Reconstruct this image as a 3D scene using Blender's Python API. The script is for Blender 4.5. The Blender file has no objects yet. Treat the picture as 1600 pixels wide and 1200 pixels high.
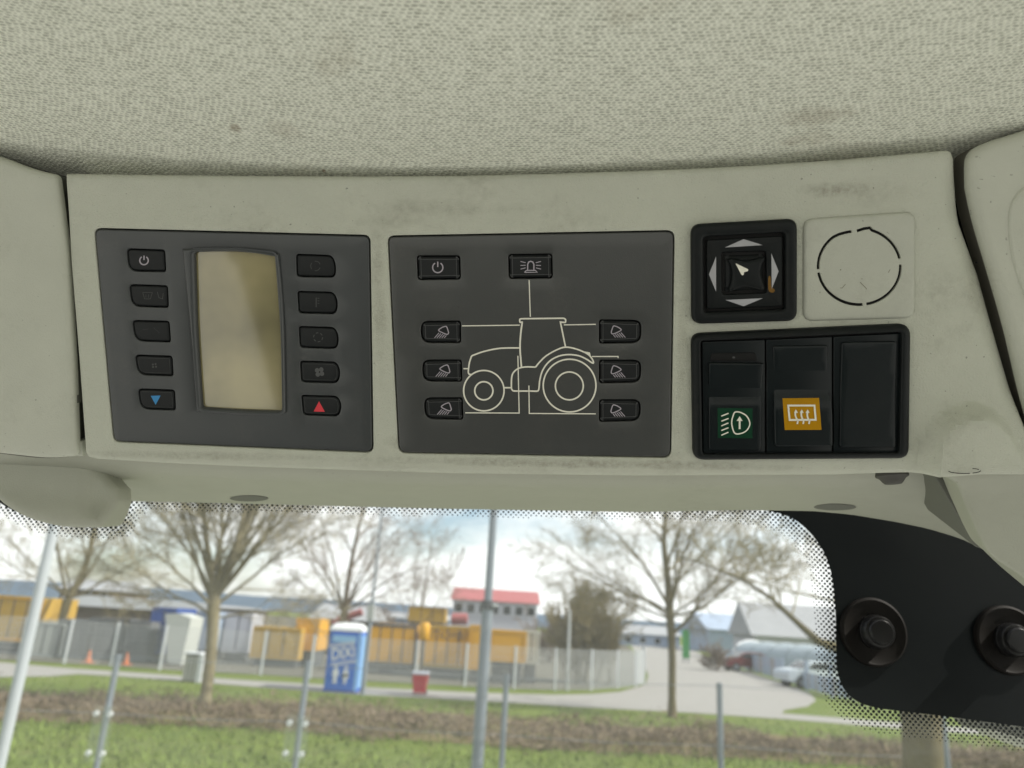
import bpy, bmesh, math, random
import numpy as np
from mathutils import Vector, Matrix, noise as mnoise
from mathutils.geometry import delaunay_2d_cdt

R = math.radians
S = bpy.context.scene
COL = S.collection

# ------------------------------------------------------------------ camera
F = 1208.0                      # focal length in pixels of a 1600 px wide picture
EYE = Vector((0, 0, 2.5))
ROT = Matrix.Rotation(R(90 + 17.2), 3, 'X') @ Matrix.Rotation(R(3.5), 3, 'Z')
cd = bpy.data.cameras.new('camera')
cd.sensor_width = 36
cd.lens = 36 * F / 1600
cd.clip_start = 0.01
cd.clip_end = 6000
cd.dof.use_dof = True
cd.dof.focus_distance = 0.305
cd.dof.aperture_fstop = cd.lens / 2.0
cam = bpy.data.objects.new('camera', cd)
cam.matrix_world = Matrix.Translation(EYE) @ ROT.to_4x4()
COL.objects.link(cam)
S.camera = cam

# ------------------------------------------------------------------ world, sun, exposure
SUN_EL, SUN_AZ = 42.0, 97.0     # azimuth clockwise from the view direction (+Y)
w = bpy.data.worlds.new('World')
S.world = w
w.use_nodes = True
nt = w.node_tree
nt.nodes.clear()
out = nt.nodes.new('ShaderNodeOutputWorld')
bg = nt.nodes.new('ShaderNodeBackground')
sky = nt.nodes.new('ShaderNodeTexSky')
sky.sky_type = 'NISHITA'
sky.sun_disc = False
sky.sun_elevation = R(SUN_EL)
sky.sun_rotation = R(SUN_AZ)
sky.air_density = 1.0
sky.dust_density = 1.5
bg.inputs['Strength'].default_value = 0.09
tcw = nt.nodes.new('ShaderNodeTexCoord')
mpw = nt.nodes.new('ShaderNodeMapping')
mpw.inputs['Scale'].default_value = (1, 1, 2.6)
mpw.inputs['Location'].default_value = (0.35, 0.0, 0.1)
nzw = nt.nodes.new('ShaderNodeTexNoise')
nzw.inputs['Scale'].default_value = 3.1
nzw.inputs['Detail'].default_value = 7
nzw.inputs['Roughness'].default_value = 0.56
rpw = nt.nodes.new('ShaderNodeValToRGB')
rpw.color_ramp.elements[0].position = 0.36
rpw.color_ramp.elements[1].position = 0.52
mxw = nt.nodes.new('ShaderNodeMix')
mxw.data_type = 'RGBA'
mxw.inputs[7].default_value = (7.6, 7.7, 7.7, 1)
L = nt.links.new
L(tcw.outputs['Generated'], mpw.inputs['Vector'])
L(mpw.outputs['Vector'], nzw.inputs['Vector'])
L(nzw.outputs['Fac'], rpw.inputs['Fac'])
L(rpw.outputs['Color'], mxw.inputs[0])
L(sky.outputs['Color'], mxw.inputs[6])
L(mxw.outputs[2], bg.inputs['Color'])
L(bg.outputs[0], out.inputs['Surface'])

sl = bpy.data.lights.new('sun', 'SUN')
sl.energy = 3.4
sl.angle = R(0.6)
sl.color = (1.0, 0.95, 0.86)
so = bpy.data.objects.new('sun', sl)
a, e = R(SUN_AZ), R(SUN_EL)
tosun = Vector((math.sin(a) * math.cos(e), math.cos(a) * math.cos(e), math.sin(e)))
so.rotation_euler = tosun.to_track_quat('Z', 'Y').to_euler()
so.location = tosun * 50
COL.objects.link(so)

S.view_settings.view_transform = 'Standard'
S.view_settings.look = 'None'
S.view_settings.gamma = 1
S.view_settings.exposure = 0.98
S.render.engine = 'CYCLES'
S.cycles.max_bounces = 8
S.cycles.transparent_max_bounces = 12

# ------------------------------------------------------------------ projection helpers
def ray(px, py):
    return ROT @ Vector(((px - 800) / F, -(py - 600) / F, -1.0))

def at(px, py, d):                       # point at depth d along the view axis
    return EYE + ray(px, py) * d

def G(px, py, z=0.0):                    # point on the ground
    r = ray(px, py)
    return EYE + r * ((z - EYE.z) / r.z)

def W(px, py, Y):                        # point at a distance Y from the cab
    r = ray(px, py)
    return EYE + r * (Y / r.y)

def proj(p):
    q = ROT.transposed() @ (Vector(p) - EYE)
    return (800 + F * q.x / -q.z, 600 - F * q.y / -q.z)

class Plane:
    def __init__(s, n, p):               # n points away from the camera
        s.n = n.normalized()
        s.k = s.n.dot(p - EYE)
        if s.k < 0:
            s.n = -s.n
            s.k = -s.k
        s.N = -s.n
        s.U = (ROT @ Vector((1, 0, 0)))
        s.U = (s.U - s.N * s.U.dot(s.N)).normalized()
        s.V = s.N.cross(s.U)
        s.o = p.copy()
    def pt(s, px, py, h=0.0):
        r = ray(px, py)
        return EYE + r * ((s.k - h) / s.n.dot(r))
    def uv(s, px, py, h=0.0):
        q = s.pt(px, py, h) - s.o
        return (q.dot(s.U), q.dot(s.V))
    def P(s, u, v, h):
        return s.o + s.U * u + s.V * v + s.N * h
    def frame(s, c):
        m = Matrix((s.U, s.V, s.N)).transposed().to_4x4()
        m.translation = c
        return m

def plane_inv(a, b, c):                  # 1/depth = a + b (px-800) + c (py-600)
    n = ROT @ Vector((b * F, -c * F, -a))
    return Plane(n, at(800, 600, 1 / a))

P0 = plane_inv(1 / 0.30, 1.85e-4, -5.6e-4)          # face of the overhead console

# ------------------------------------------------------------------ object helpers
MW = {}

def tag(o, label=None, cat=None, group=None, kind=None):
    if label: o['label'] = label
    if cat: o['category'] = cat
    if group: o['group'] = group
    if kind: o['kind'] = kind
    return o

def thing(name, loc, label, cat, group=None, frame=None):
    o = bpy.data.objects.new(name, None)
    o.empty_display_size = 0.02
    m = frame if frame is not None else Matrix.Translation(Vector(loc))
    o.matrix_world = m
    MW[o.name] = m.copy()
    COL.objects.link(o)
    return tag(o, label, cat, group)

def finish(me, ang=38):
    bm = bmesh.new()
    bm.from_mesh(me)
    bmesh.ops.recalc_face_normals(bm, faces=bm.faces)
    ca = R(ang)
    for f in bm.faces:
        f.smooth = True
    for ed in bm.edges:
        if len(ed.link_faces) == 2:
            if ed.calc_face_angle(0) > ca:
                ed.smooth = False
        else:
            ed.smooth = False
    bm.to_mesh(me)
    bm.free()

def mk(name, verts, faces, m, parent=None, frame=None, weld=0, ang=38, fin=True):
    """one mesh object out of world-space vertices"""
    if parent is not None:
        fm = MW[parent.name]
    elif frame is not None:
        fm = frame
    else:
        vv = np.array([tuple(v) for v in verts])
        fm = Matrix.Translation(Vector((*(0.5 * (vv.min(0) + vv.max(0)))[:2], vv[:, 2].min())))
    inv = fm.inverted()
    me = bpy.data.meshes.new(name)
    me.from_pydata([inv @ Vector(v) for v in verts], [], faces)
    me.materials.append(m)
    if weld:
        bm = bmesh.new()
        bm.from_mesh(me)
        bmesh.ops.remove_doubles(bm, verts=bm.verts, dist=weld)
        bm.to_mesh(me)
        bm.free()
    if fin:
        finish(me, ang)
    o = bpy.data.objects.new(name, me)
    COL.objects.link(o)
    if parent is not None:
        o.parent = parent
    else:
        o.matrix_world = fm
    MW[o.name] = fm.copy()
    return o

def rnd(poly, r, n=5):
    """round the corners of a pixel polygon; r is one radius or one per corner"""
    res = []
    k = len(poly)
    for i, p in enumerate(poly):
        rr = r[i] if isinstance(r, (list, tuple)) else r
        p = Vector(p[:2])
        a = Vector(poly[i - 1][:2])
        b = Vector(poly[(i + 1) % k][:2])
        da, db = a - p, b - p
        la, lb = da.length, db.length
        da.normalize(); db.normalize()
        t = min(rr, la * .49, lb * .49)
        if rr <= 0.01:
            res.append(tuple(p)); continue
        p0, p2 = p + da * t, p + db * t
        for j in range(n + 1):
            s = j / n
            q = p0 * (1 - s) ** 2 + p * 2 * s * (1 - s) + p2 * s * s
            # pull towards a circular corner
            res.append((q.x, q.y))
    return res

def smooth_line(pts, n=8, closed=False):
    """Catmull-Rom through pixel points"""
    P = [np.array(p, float) for p in pts]
    k = len(P)
    res = []
    rng = range(k) if closed else range(k - 1)
    for i in rng:
        p1, p2 = P[i], P[(i + 1) % k]
        p0 = P[i - 1] if (closed or i > 0) else p1
        p3 = P[(i + 2) % k] if (closed or i + 2 < k) else p2
        for j in range(n):
            t = j / n
            res.append(tuple(.5 * (2 * p1 + (p2 - p0) * t + (2 * p0 - 5 * p1 + 4 * p2 - p3) * t * t + (3 * p1 - p0 - 3 * p2 + p3) * t ** 3)))
    if not closed:
        res.append(tuple(P[-1]))
    return res

def dense(poly, step):
    res = []
    k = len(poly)
    for i in range(k):
        a, b = np.array(poly[i]), np.array(poly[(i + 1) % k])
        n = max(1, int(np.linalg.norm(b - a) / step))
        for j in range(n):
            res.append(tuple(a + (b - a) * j / n))
    return res

def area(p):
    p = np.array(p)
    x, y = p[:, 0], p[:, 1]
    return .5 * float(np.sum(x * np.roll(y, -1) - y * np.roll(x, -1)))

def inset(p, d):
    p = np.array(p, float)
    e1 = p - np.roll(p, 1, 0)
    e2 = np.roll(p, -1, 0) - p
    e1 /= np.linalg.norm(e1, axis=1)[:, None] + 1e-12
    e2 /= np.linalg.norm(e2, axis=1)[:, None] + 1e-12
    n1 = np.stack([-e1[:, 1], e1[:, 0]], 1)
    n2 = np.stack([-e2[:, 1], e2[:, 0]], 1)
    k = 1 / np.maximum(.5, 1 + (n1 * n2).sum(1))
    return p + d * (n1 + n2) * k[:, None]

def inside(pts, poly):
    pts = np.asarray(pts, float)
    poly = np.asarray(poly, float)
    x, y = pts[:, 0], pts[:, 1]
    c = np.zeros(len(pts), bool)
    j = len(poly) - 1
    for i in range(len(poly)):
        xi, yi = poly[i]; xj, yj = poly[j]
        if yi != yj:
            t = ((yi > y) != (yj > y)) & (x < (xj - xi) * (y - yi) / (yj - yi) + xi)
            c ^= t
        j = i
    return c

def dist_poly(pts, poly, closed=True):
    pts = np.asarray(pts, float)
    poly = np.asarray(poly, float)
    best = np.full(len(pts), 1e9)
    n = len(poly)
    for i in range(n if closed else n - 1):
        a, b = poly[i], poly[(i + 1) % n]
        ab = b - a
        t = np.clip(((pts - a) @ ab) / (ab @ ab + 1e-15), 0, 1)
        best = np.minimum(best, np.linalg.norm(pts - (a + t[:, None] * ab), axis=1))
    return best

PXM = 0.00025                            # one console pixel is about a quarter of a millimetre

def slab(name, out, h0, h1, bev=0, m=None, parent=None, pl=None, holes=(), hbev=None, grid=0, warp=None, segs=3, frame=None, uvin=False):
    """extruded plate on a plane: outline in picture pixels, rounded upper edge, optional holes and height field (mm)"""
    pl = pl or P0
    b = bev * PXM
    hb = (bev if hbev is None else hbev) * PXM
    def conv(poly):
        q = [tuple(p) for p in poly] if uvin else [pl.uv(p[0], p[1], h1) for p in poly]
        r = [q[0]]
        for p in q[1:]:
            if abs(p[0] - r[-1][0]) + abs(p[1] - r[-1][1]) > 4e-6:
                r.append(p)
        if abs(r[0][0] - r[-1][0]) + abs(r[0][1] - r[-1][1]) < 4e-6:
            r.pop()
        return r
    loops = []
    o = conv(out)
    if area(o) < 0: o = o[::-1]
    loops.append((o, b))
    for hpoly in holes:
        q = conv(hpoly)
        if area(q) > 0: q = q[::-1]
        loops.append((q, hb))
    verts, faces = [], []
    fills = []
    for lp, bb in loops:
        prof = [(0, h0), (0, h1 - bb)]
        if bb > 0:
            for j in range(1, segs + 1):
                t = j / segs * math.pi / 2
                prof.append((bb * (1 - math.cos(t)), h1 - bb + bb * math.sin(t)))
        n = len(lp)
        base = []
        for ins, h in prof:
            pts = inset(lp, ins) if ins else np.array(lp)
            base.append(len(verts))
            verts += [(p[0], p[1], h) for p in pts]
        for q in range(len(prof) - 1):
            for i in range(n):
                j = (i + 1) % n
                faces.append((base[q] + i, base[q] + j, base[q + 1] + j, base[q + 1] + i))
        fills.append(pts)
    # top fill
    cv, ce = [], []
    for pts in fills:
        s = len(cv)
        cv += [(p[0] * 1000, p[1] * 1000) for p in pts]
        ce += [(s + i, s + (i + 1) % len(pts)) for i in range(len(pts))]
    if grid:
        g = grid * PXM
        f0 = fills[0]
        lo, hi = f0.min(0), f0.max(0)
        gx, gy = np.meshgrid(np.arange(lo[0] + g / 2, hi[0], g), np.arange(lo[1] + g / 2, hi[1], g))
        gp = np.stack([gx.ravel(), gy.ravel()], 1)
        ok = inside(gp, f0) & (dist_poly(gp, f0) > g * .35)
        for f in fills[1:]:
            ok &= ~inside(gp, f) & (dist_poly(gp, f) > g * .35)
        cv += [(p[0] * 1000, p[1] * 1000) for p in gp[ok]]
    ov, oe, of, _, _, _ = delaunay_2d_cdt([Vector(c) for c in cv], ce, [], 1, 1e-5)
    s = len(verts)
    verts += [(v.x / 1000, v.y / 1000, h1) for v in ov]
    cen = np.array([[sum(ov[i].x for i in f) / 3000, sum(ov[i].y for i in f) / 3000] for f in of])
    keep = inside(cen, fills[0])
    for f in fills[1:]:
        keep &= ~inside(cen, f)
    for f, kf in zip(of, keep):
        if kf: faces.append(tuple(s + i for i in f))
    wv = []
    for (u, v, h) in verts:
        if warp and h > h0 + 1e-9:
            px, py = proj(pl.P(u, v, h))
            h += warp(px, py) * 0.001
        wv.append(pl.P(u, v, h))
    if parent is None and frame is None:
        c = np.array(fills[0]).mean(0)
        frame = pl.frame(pl.P(c[0], c[1], h0))
    return mk(name, wv, faces, m, parent, frame, weld=2e-6)

def strip(pts, wd, closed=False):
    """flat band of width wd (px) along a pixel polyline -> (points, quads)"""
    p = np.array(pts, float)
    n = len(p)
    if closed:
        e1 = p - np.roll(p, 1, 0); e2 = np.roll(p, -1, 0) - p
    else:
        d = np.diff(p, axis=0)
        e1 = np.vstack([d[:1], d]); e2 = np.vstack([d, d[-1:]])
    e1 = e1 / (np.linalg.norm(e1, axis=1)[:, None] + 1e-9)
    e2 = e2 / (np.linalg.norm(e2, axis=1)[:, None] + 1e-9)
    n1 = np.stack([-e1[:, 1], e1[:, 0]], 1); n2 = np.stack([-e2[:, 1], e2[:, 0]], 1)
    k = 1 / np.maximum(.6, 1 + (n1 * n2).sum(1))
    off = (n1 + n2) * k[:, None] * wd / 2
    q = []
    for i in range(n):
        q += [tuple(p[i] + off[i]), tuple(p[i] - off[i])]
    f = []
    for i in range(n if closed else n - 1):
        j = (i + 1) % n
        f.append((2 * i, 2 * j, 2 * j + 1, 2 * i + 1))
    return q, f

def ink(name, lines, m, parent, h, pl=None, polys=(), hf=None):
    """printed line work; lines = [(pixel points, width, closed)]; hf: height (m) at a pixel"""
    pl = pl or P0
    V, Fc = [], []
    for pts, wd, cl in lines:
        q, f = strip(pts, wd, cl)
        s = len(V)
        V += q
        Fc += [tuple(s + i for i in x) for x in f]
    for pts in polys:
        s = len(V)
        V += list(pts)
        Fc.append(tuple(range(s, s + len(pts))))
    wv = [pl.pt(x, y, h if hf is None else h + hf(x, y)) for x, y in V]
    o = mk(name, wv, Fc, m, parent, fin=False)
    # all faces towards the viewer
    bm = bmesh.new(); bm.from_mesh(o.data)
    nn = MW[parent.name].to_3x3().inverted() @ pl.N
    for f in bm.faces:
        f.normal_update()
        if f.normal.dot(nn) < 0: f.normal_flip()
    bm.to_mesh(o.data); bm.free()
    return o

def circ(cx, cy, rx, ry=None, n=40, a0=0, a1=360):
    ry = ry or rx
    full = abs(a1 - a0) >= 360
    k = n if full else n + 1
    return [(cx + rx * math.cos(R(a0 + (a1 - a0) * i / n)), cy + ry * math.sin(R(a0 + (a1 - a0) * i / n))) for i in range(k)]

class MB:
    """collects boxes, tubes, quads in world space and links them as one mesh"""
    def __init__(s): s.v = []; s.f = []
    def box(s, lo, hi, mat=None):
        b = len(s.v)
        for z in (lo[2], hi[2]):
            for x, y in ((lo[0], lo[1]), (hi[0], lo[1]), (hi[0], hi[1]), (lo[0], hi[1])):
                p = Vector((x, y, z))
                s.v.append(mat @ p if mat else p)
        s.f += [tuple(b + i for i in q) for q in ((3, 2, 1, 0), (4, 5, 6, 7), (0, 1, 5, 4), (1, 2, 6, 5), (2, 3, 7, 6), (3, 0, 4, 7))]
        return s
    def tube(s, pts, rad, k=6, cap=True):
        b = len(s.v)
        n = len(pts)
        ref = Vector((0.31, 0.17, 0.94))
        for i, p in enumerate(pts):
            d = (pts[min(i + 1, n - 1)] - pts[max(i - 1, 0)])
            if d.length < 1e-9: d = Vector((0, 0, 1))
            d = d.normalized()
            rf = ref if abs(d.dot(ref)) < .95 else Vector((1, 0, 0))
            x = d.cross(rf).normalized(); y = d.cross(x)
            r = rad[i] if isinstance(rad, (list, tuple)) else rad
            for j in range(k):
                t = 2 * math.pi * j / k
                s.v.append(p + x * (math.cos(t) * r) + y * (math.sin(t) * r))
        for i in range(n - 1):
            for j in range(k):
                q = (j + 1) % k
                s.f.append((b + i * k + j, b + i * k + q, b + (i + 1) * k + q, b + (i + 1) * k + j))
        if cap:
            s.f.append(tuple(b + j for j in range(k))[::-1])
            s.f.append(tuple(b + (n - 1) * k + j for j in range(k)))
        return s
    def poly(s, pts):
        b = len(s.v)
        s.v += [Vector(p) for p in pts]
        s.f.append(tuple(range(b, b + len(pts))))
        return s
    def prism(s, pts, ext):
        """polygon pushed along the vector ext"""
        b = len(s.v); n = len(pts); ext = Vector(ext)
        s.v += [Vector(p) for p in pts] + [Vector(p) + ext for p in pts]
        s.f.append(tuple(range(b, b + n))[::-1]); s.f.append(tuple(range(b + n, b + 2 * n)))
        for i in range(n):
            j = (i + 1) % n
            s.f.append((b + i, b + j, b + n + j, b + n + i))
        return s
    def obj(s, name, m, parent=None, ang=38, fin=True, frame=None):
        return mk(name, s.v, s.f, m, parent, frame, ang=ang, fin=fin)

def lathe(name, prof, frame, m, parent=None, n=40):
    V, Fc = [], []
    for r, z in prof:
        for j in range(n):
            t = 2 * math.pi * j / n
            V.append(frame @ Vector((r * math.cos(t), r * math.sin(t), z)))
    for i in range(len(prof) - 1):
        for j in range(n):
            q = (j + 1) % n
            Fc.append((i * n + j, i * n + q, (i + 1) * n + q, (i + 1) * n + j))
    Fc.append(tuple(range(n)))
    Fc.append(tuple((len(prof) - 1) * n + j for j in range(n)))
    return mk(name, V, Fc, m, parent, frame)

def loft(name, rows, m, parent=None, closed_back=None):
    """rows of world points joined by quads"""
    V, Fc = [], []
    k = len(rows[0])
    for r in rows: V += r
    for i in range(len(rows) - 1):
        for j in range(k - 1):
            Fc.append((i * k + j, i * k + j + 1, (i + 1) * k + j + 1, (i + 1) * k + j))
    return mk(name, V, Fc, m, parent)

def text_mesh(s, size, shear=0.0, bold=0.0):
    c = bpy.data.curves.new('text', 'FONT')
    c.body = s; c.size = size; c.align_x = 'CENTER'; c.align_y = 'CENTER'; c.shear = shear; c.offset = bold
    o = bpy.data.objects.new('text', c)
    COL.objects.link(o)
    dg = bpy.context.evaluated_depsgraph_get()
    me = bpy.data.meshes.new_from_object(o.evaluated_get(dg))
    vs = [v.co.copy() for v in me.vertices]; fs = [tuple(p.vertices) for p in me.polygons]
    bpy.data.objects.remove(o); bpy.data.curves.remove(c); bpy.data.meshes.remove(me)
    return vs, fs

# ------------------------------------------------------------------ materials
def srgb(r, g, b):
    f = lambda c: (c / 255 / 12.92) if c / 255 <= .04045 else ((c / 255 + .055) / 1.055) ** 2.4
    return (f(r), f(g), f(b), 1)

def base_mat(name):
    m = bpy.data.materials.new(name)
    m.use_nodes = True
    t = m.node_tree
    return m, t, t.nodes['Principled BSDF']

def math_n(t, op, a, b=None, c=None):
    n = t.nodes.new('ShaderNodeMath'); n.operation = op
    for i, v in enumerate((a, b, c)):
        if v is None: continue
        if isinstance(v, (int, float)): n.inputs[i].default_value = v
        else: t.links.new(v, n.inputs[i])
    return n.outputs[0]

def noise_n(t, vec, scale, detail=3, rough=.5, out='Fac'):
    n = t.nodes.new('ShaderNodeTexNoise')
    n.inputs['Scale'].default_value = scale; n.inputs['Detail'].default_value = detail; n.inputs['Roughness'].default_value = rough
    if vec is not None: t.links.new(vec, n.inputs['Vector'])
    return n.outputs[out]

def ramp_n(t, fac, p0, p1, c0=(0, 0, 0, 1), c1=(1, 1, 1, 1)):
    n = t.nodes.new('ShaderNodeValToRGB')
    n.color_ramp.elements[0].position = p0; n.color_ramp.elements[1].position = p1
    n.color_ramp.elements[0].color = c0; n.color_ramp.elements[1].color = c1
    t.links.new(fac, n.inputs['Fac'])
    return n.outputs['Color']

def mix_n(t, fac, a, b, blend='MIX'):
    n = t.nodes.new('ShaderNodeMix'); n.data_type = 'RGBA'; n.blend_type = blend
    for i, v in ((0, fac), (6, a), (7, b)):
        if isinstance(v, (int, float)): n.inputs[i].default_value = v
        elif isinstance(v, (tuple, list)): n.inputs[i].default_value = v
        else: t.links.new(v, n.inputs[i])
    return n.outputs[2]

def bump_n(t, h, strength, dist):
    n = t.nodes.new('ShaderNodeBump'); n.inputs['Strength'].default_value = strength; n.inputs['Distance'].default_value = dist
    t.links.new(h, n.inputs['Height'])
    return n.outputs[0]

def objco(t):
    return t.nodes.new('ShaderNodeTexCoord').outputs['Object']

def plastic(name, col, rough=.5, grain=1800, gs=.25, dirt=0, dirtcol=(.10, .075, .045, 1), ds=28, spec=.5, gd=.0003, spots=()):
    m, t, p = base_mat(name)
    oc = objco(t)
    c = mix_n(t, noise_n(t, oc, 60, 4), tuple(x * .93 for x in col[:3]) + (1,), tuple(min(1, x * 1.06) for x in col[:3]) + (1,))
    if dirt:
        f = ramp_n(t, noise_n(t, oc, ds, 8, .68), .52, .80)
        f2 = ramp_n(t, noise_n(t, oc, ds * 14, 3, .6), .30, .75)
        f = math_n(t, 'MULTIPLY', math_n(t, 'MULTIPLY', f, f2), dirt)
        c = mix_n(t, f, c, dirtcol)
        sp = ramp_n(t, noise_n(t, oc, 620, 1, .3), .775, .80)
        c = mix_n(t, math_n(t, 'MULTIPLY', sp, .5 * min(1, dirt * 2)), c, (.03, .025, .02, 1))
    if spots:                            # grubby finger marks with shapes of their own
        sx = t.nodes.new('ShaderNodeSeparateXYZ'); t.links.new(oc, sx.inputs[0])
        o0 = Vector(P0.uv(800, 500, -.045))
        fine = ramp_n(t, noise_n(t, oc, 420, 4, .65), .25, .72)
        for px, py, rx, ry, k in spots:
            q = Vector(P0.uv(px, py)) - o0
            ex = math_n(t, 'DIVIDE', math_n(t, 'SUBTRACT', sx.outputs[0], q.x), rx * PXM)
            ey = math_n(t, 'DIVIDE', math_n(t, 'SUBTRACT', sx.outputs[1], q.y), ry * PXM)
            dd = math_n(t, 'ADD', math_n(t, 'MULTIPLY', ex, ex), math_n(t, 'MULTIPLY', ey, ey))
            dd = math_n(t, 'ADD', dd, math_n(t, 'MULTIPLY_ADD', noise_n(t, oc, 90, 4, .6), 2.4, -1.2))
            fct = math_n(t, 'MULTIPLY', math_n(t, 'MULTIPLY', ramp_n(t, dd, 0, 1, (1, 1, 1, 1), (0, 0, 0, 1)), fine), k)
            c = mix_n(t, fct, c, dirtcol)
    t.links.new(c, p.inputs['Base Color'])
    p.inputs['Roughness'].default_value = rough
    p.inputs['Specular IOR Level'].default_value = spec
    if gs:
        t.links.new(bump_n(t, noise_n(t, oc, grain, 2), gs, gd), p.inputs['Normal'])
    return m

def simple(name, col, rough=.7, spec=.3, var=.12, scale=3, metal=0, bump=0):
    m, t, p = base_mat(name)
    oc = objco(t)
    c = mix_n(t, noise_n(t, oc, scale, 5, .6), tuple(x * (1 - var) for x in col[:3]) + (1,), tuple(min(1, x * (1 + var)) for x in col[:3]) + (1,))
    t.links.new(c, p.inputs['Base Color'])
    p.inputs['Roughness'].default_value = rough
    p.inputs['Specular IOR Level'].default_value = spec
    p.inputs['Metallic'].default_value = metal
    if bump: t.links.new(bump_n(t, noise_n(t, oc, scale * 8, 4), bump, .05), p.inputs['Normal'])
    return m

def fabric(name, spots=()):
    m, t, p = base_mat(name)
    oc = objco(t)
    sx = t.nodes.new('ShaderNodeSeparateXYZ'); t.links.new(oc, sx.inputs[0])
    wob = noise_n(t, oc, 90, 3, .6)
    wob2 = noise_n(t, oc, 420, 2, .6)
    u = math_n(t, 'MULTIPLY', sx.outputs[0], 1000 / 2.1)
    v = math_n(t, 'ADD', math_n(t, 'MULTIPLY', sx.outputs[1], 1000 / 1.28), math_n(t, 'MULTIPLY', wob2, .7))
    row = math_n(t, 'FLOOR', v)
    fv = math_n(t, 'FRACT', v)
    tri = math_n(t, 'PINGPONG', math_n(t, 'ADD', row, math_n(t, 'MULTIPLY', noise_n(t, oc, 9, 1), 14)), 11)
    rw = t.nodes.new('ShaderNodeTexWhiteNoise'); rw.noise_dimensions = '1D'; t.links.new(row, rw.inputs['W'])
    mpf = t.nodes.new('ShaderNodeMapping'); mpf.inputs['Scale'].default_value = (330, 1300, 1); t.links.new(oc, mpf.inputs[0])
    yarn = noise_n(t, mpf.outputs[0], 1, 3, .65)
    ph = math_n(t, 'ADD', u, math_n(t, 'ADD', math_n(t, 'MULTIPLY', tri, .36), math_n(t, 'ADD', math_n(t, 'MULTIPLY', rw.outputs[0], .38), math_n(t, 'MULTIPLY', wob, 1.1))))
    fu = math_n(t, 'FRACT', ph)
    cell = math_n(t, 'FLOOR', ph)
    wn = t.nodes.new('ShaderNodeTexWhiteNoise'); wn.noise_dimensions = '2D'
    cb = t.nodes.new('ShaderNodeCombineXYZ'); t.links.new(cell, cb.inputs[0]); t.links.new(row, cb.inputs[1])
    t.links.new(cb.outputs[0], wn.inputs['Vector'])
    fc = math_n(t, 'SUBTRACT', fv, .5)
    du = math_n(t, 'DIVIDE', math_n(t, 'ADD', math_n(t, 'SUBTRACT', fu, .5), math_n(t, 'MULTIPLY', math_n(t, 'ABSOLUTE', fc), .45)), math_n(t, 'MULTIPLY_ADD', wn.outputs[0], .28, .26))
    dv = math_n(t, 'DIVIDE', fc, .40)
    d = math_n(t, 'ADD', math_n(t, 'MULTIPLY', du, du), math_n(t, 'MULTIPLY', dv, dv))
    mr = t.nodes.new('ShaderNodeMapRange'); mr.interpolation_type = 'SMOOTHSTEP'
    t.links.new(d, mr.inputs[0]); mr.inputs[1].default_value = .1; mr.inputs[2].default_value = 1.35
    mr.inputs[3].default_value = 1; mr.inputs[4].default_value = 0
    gap = math_n(t, 'MULTIPLY', mr.outputs[0], math_n(t, 'MULTIPLY_ADD', wn.outputs[0], .55, .45))
    fib = noise_n(t, oc, 2600, 2, .6)
    c = mix_n(t, math_n(t, 'MULTIPLY', gap, .95), (.90, .915, .80, 1), (.36, .37, .31, 1))
    lo = math_n(t, 'SUBTRACT', 1, math_n(t, 'SINE', math_n(t, 'MULTIPLY', fv, math.pi)))
    c = mix_n(t, math_n(t, 'MULTIPLY', lo, .30), c, (.50, .51, .42, 1))
    c = mix_n(t, ramp_n(t, yarn, .46, .74), c, mix_n(t, .58, c, (.36, .37, .30, 1)))
    c = mix_n(t, math_n(t, 'MULTIPLY', fib, .22), c, (.42, .42, .34, 1))
    st = ramp_n(t, noise_n(t, oc, 16, 6, .65), .60, .78)
    c = mix_n(t, math_n(t, 'MULTIPLY', st, .45), c, (.26, .20, .12, 1))
    for u0, v0, ru, rv, k in spots:
        ex = math_n(t, 'DIVIDE', math_n(t, 'SUBTRACT', sx.outputs[0], u0), ru)
        ey = math_n(t, 'DIVIDE', math_n(t, 'SUBTRACT', sx.outputs[1], v0), rv)
        dd = math_n(t, 'ADD', math_n(t, 'ADD', math_n(t, 'MULTIPLY', ex, ex), math_n(t, 'MULTIPLY', ey, ey)), math_n(t, 'MULTIPLY_ADD', noise_n(t, oc, 240, 4, .6), 2, -1))
        c = mix_n(t, math_n(t, 'MULTIPLY', ramp_n(t, dd, 0, 1, (1, 1, 1, 1), (0, 0, 0, 1)), k), c, (.20, .14, .08, 1))
    t.links.new(c, p.inputs['Base Color'])
    p.inputs['Roughness'].default_value = .95
    p.inputs['Specular IOR Level'].default_value = .1
    hgt = math_n(t, 'SUBTRACT', math_n(t, 'SINE', math_n(t, 'MULTIPLY', fv, math.pi)), math_n(t, 'MULTIPLY', gap, 1.3))
    t.links.new(bump_n(t, math_n(t, 'ADD', hgt, math_n(t, 'MULTIPLY', fib, .3)), .5, .0008), p.inputs['Normal'])
    return m

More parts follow.
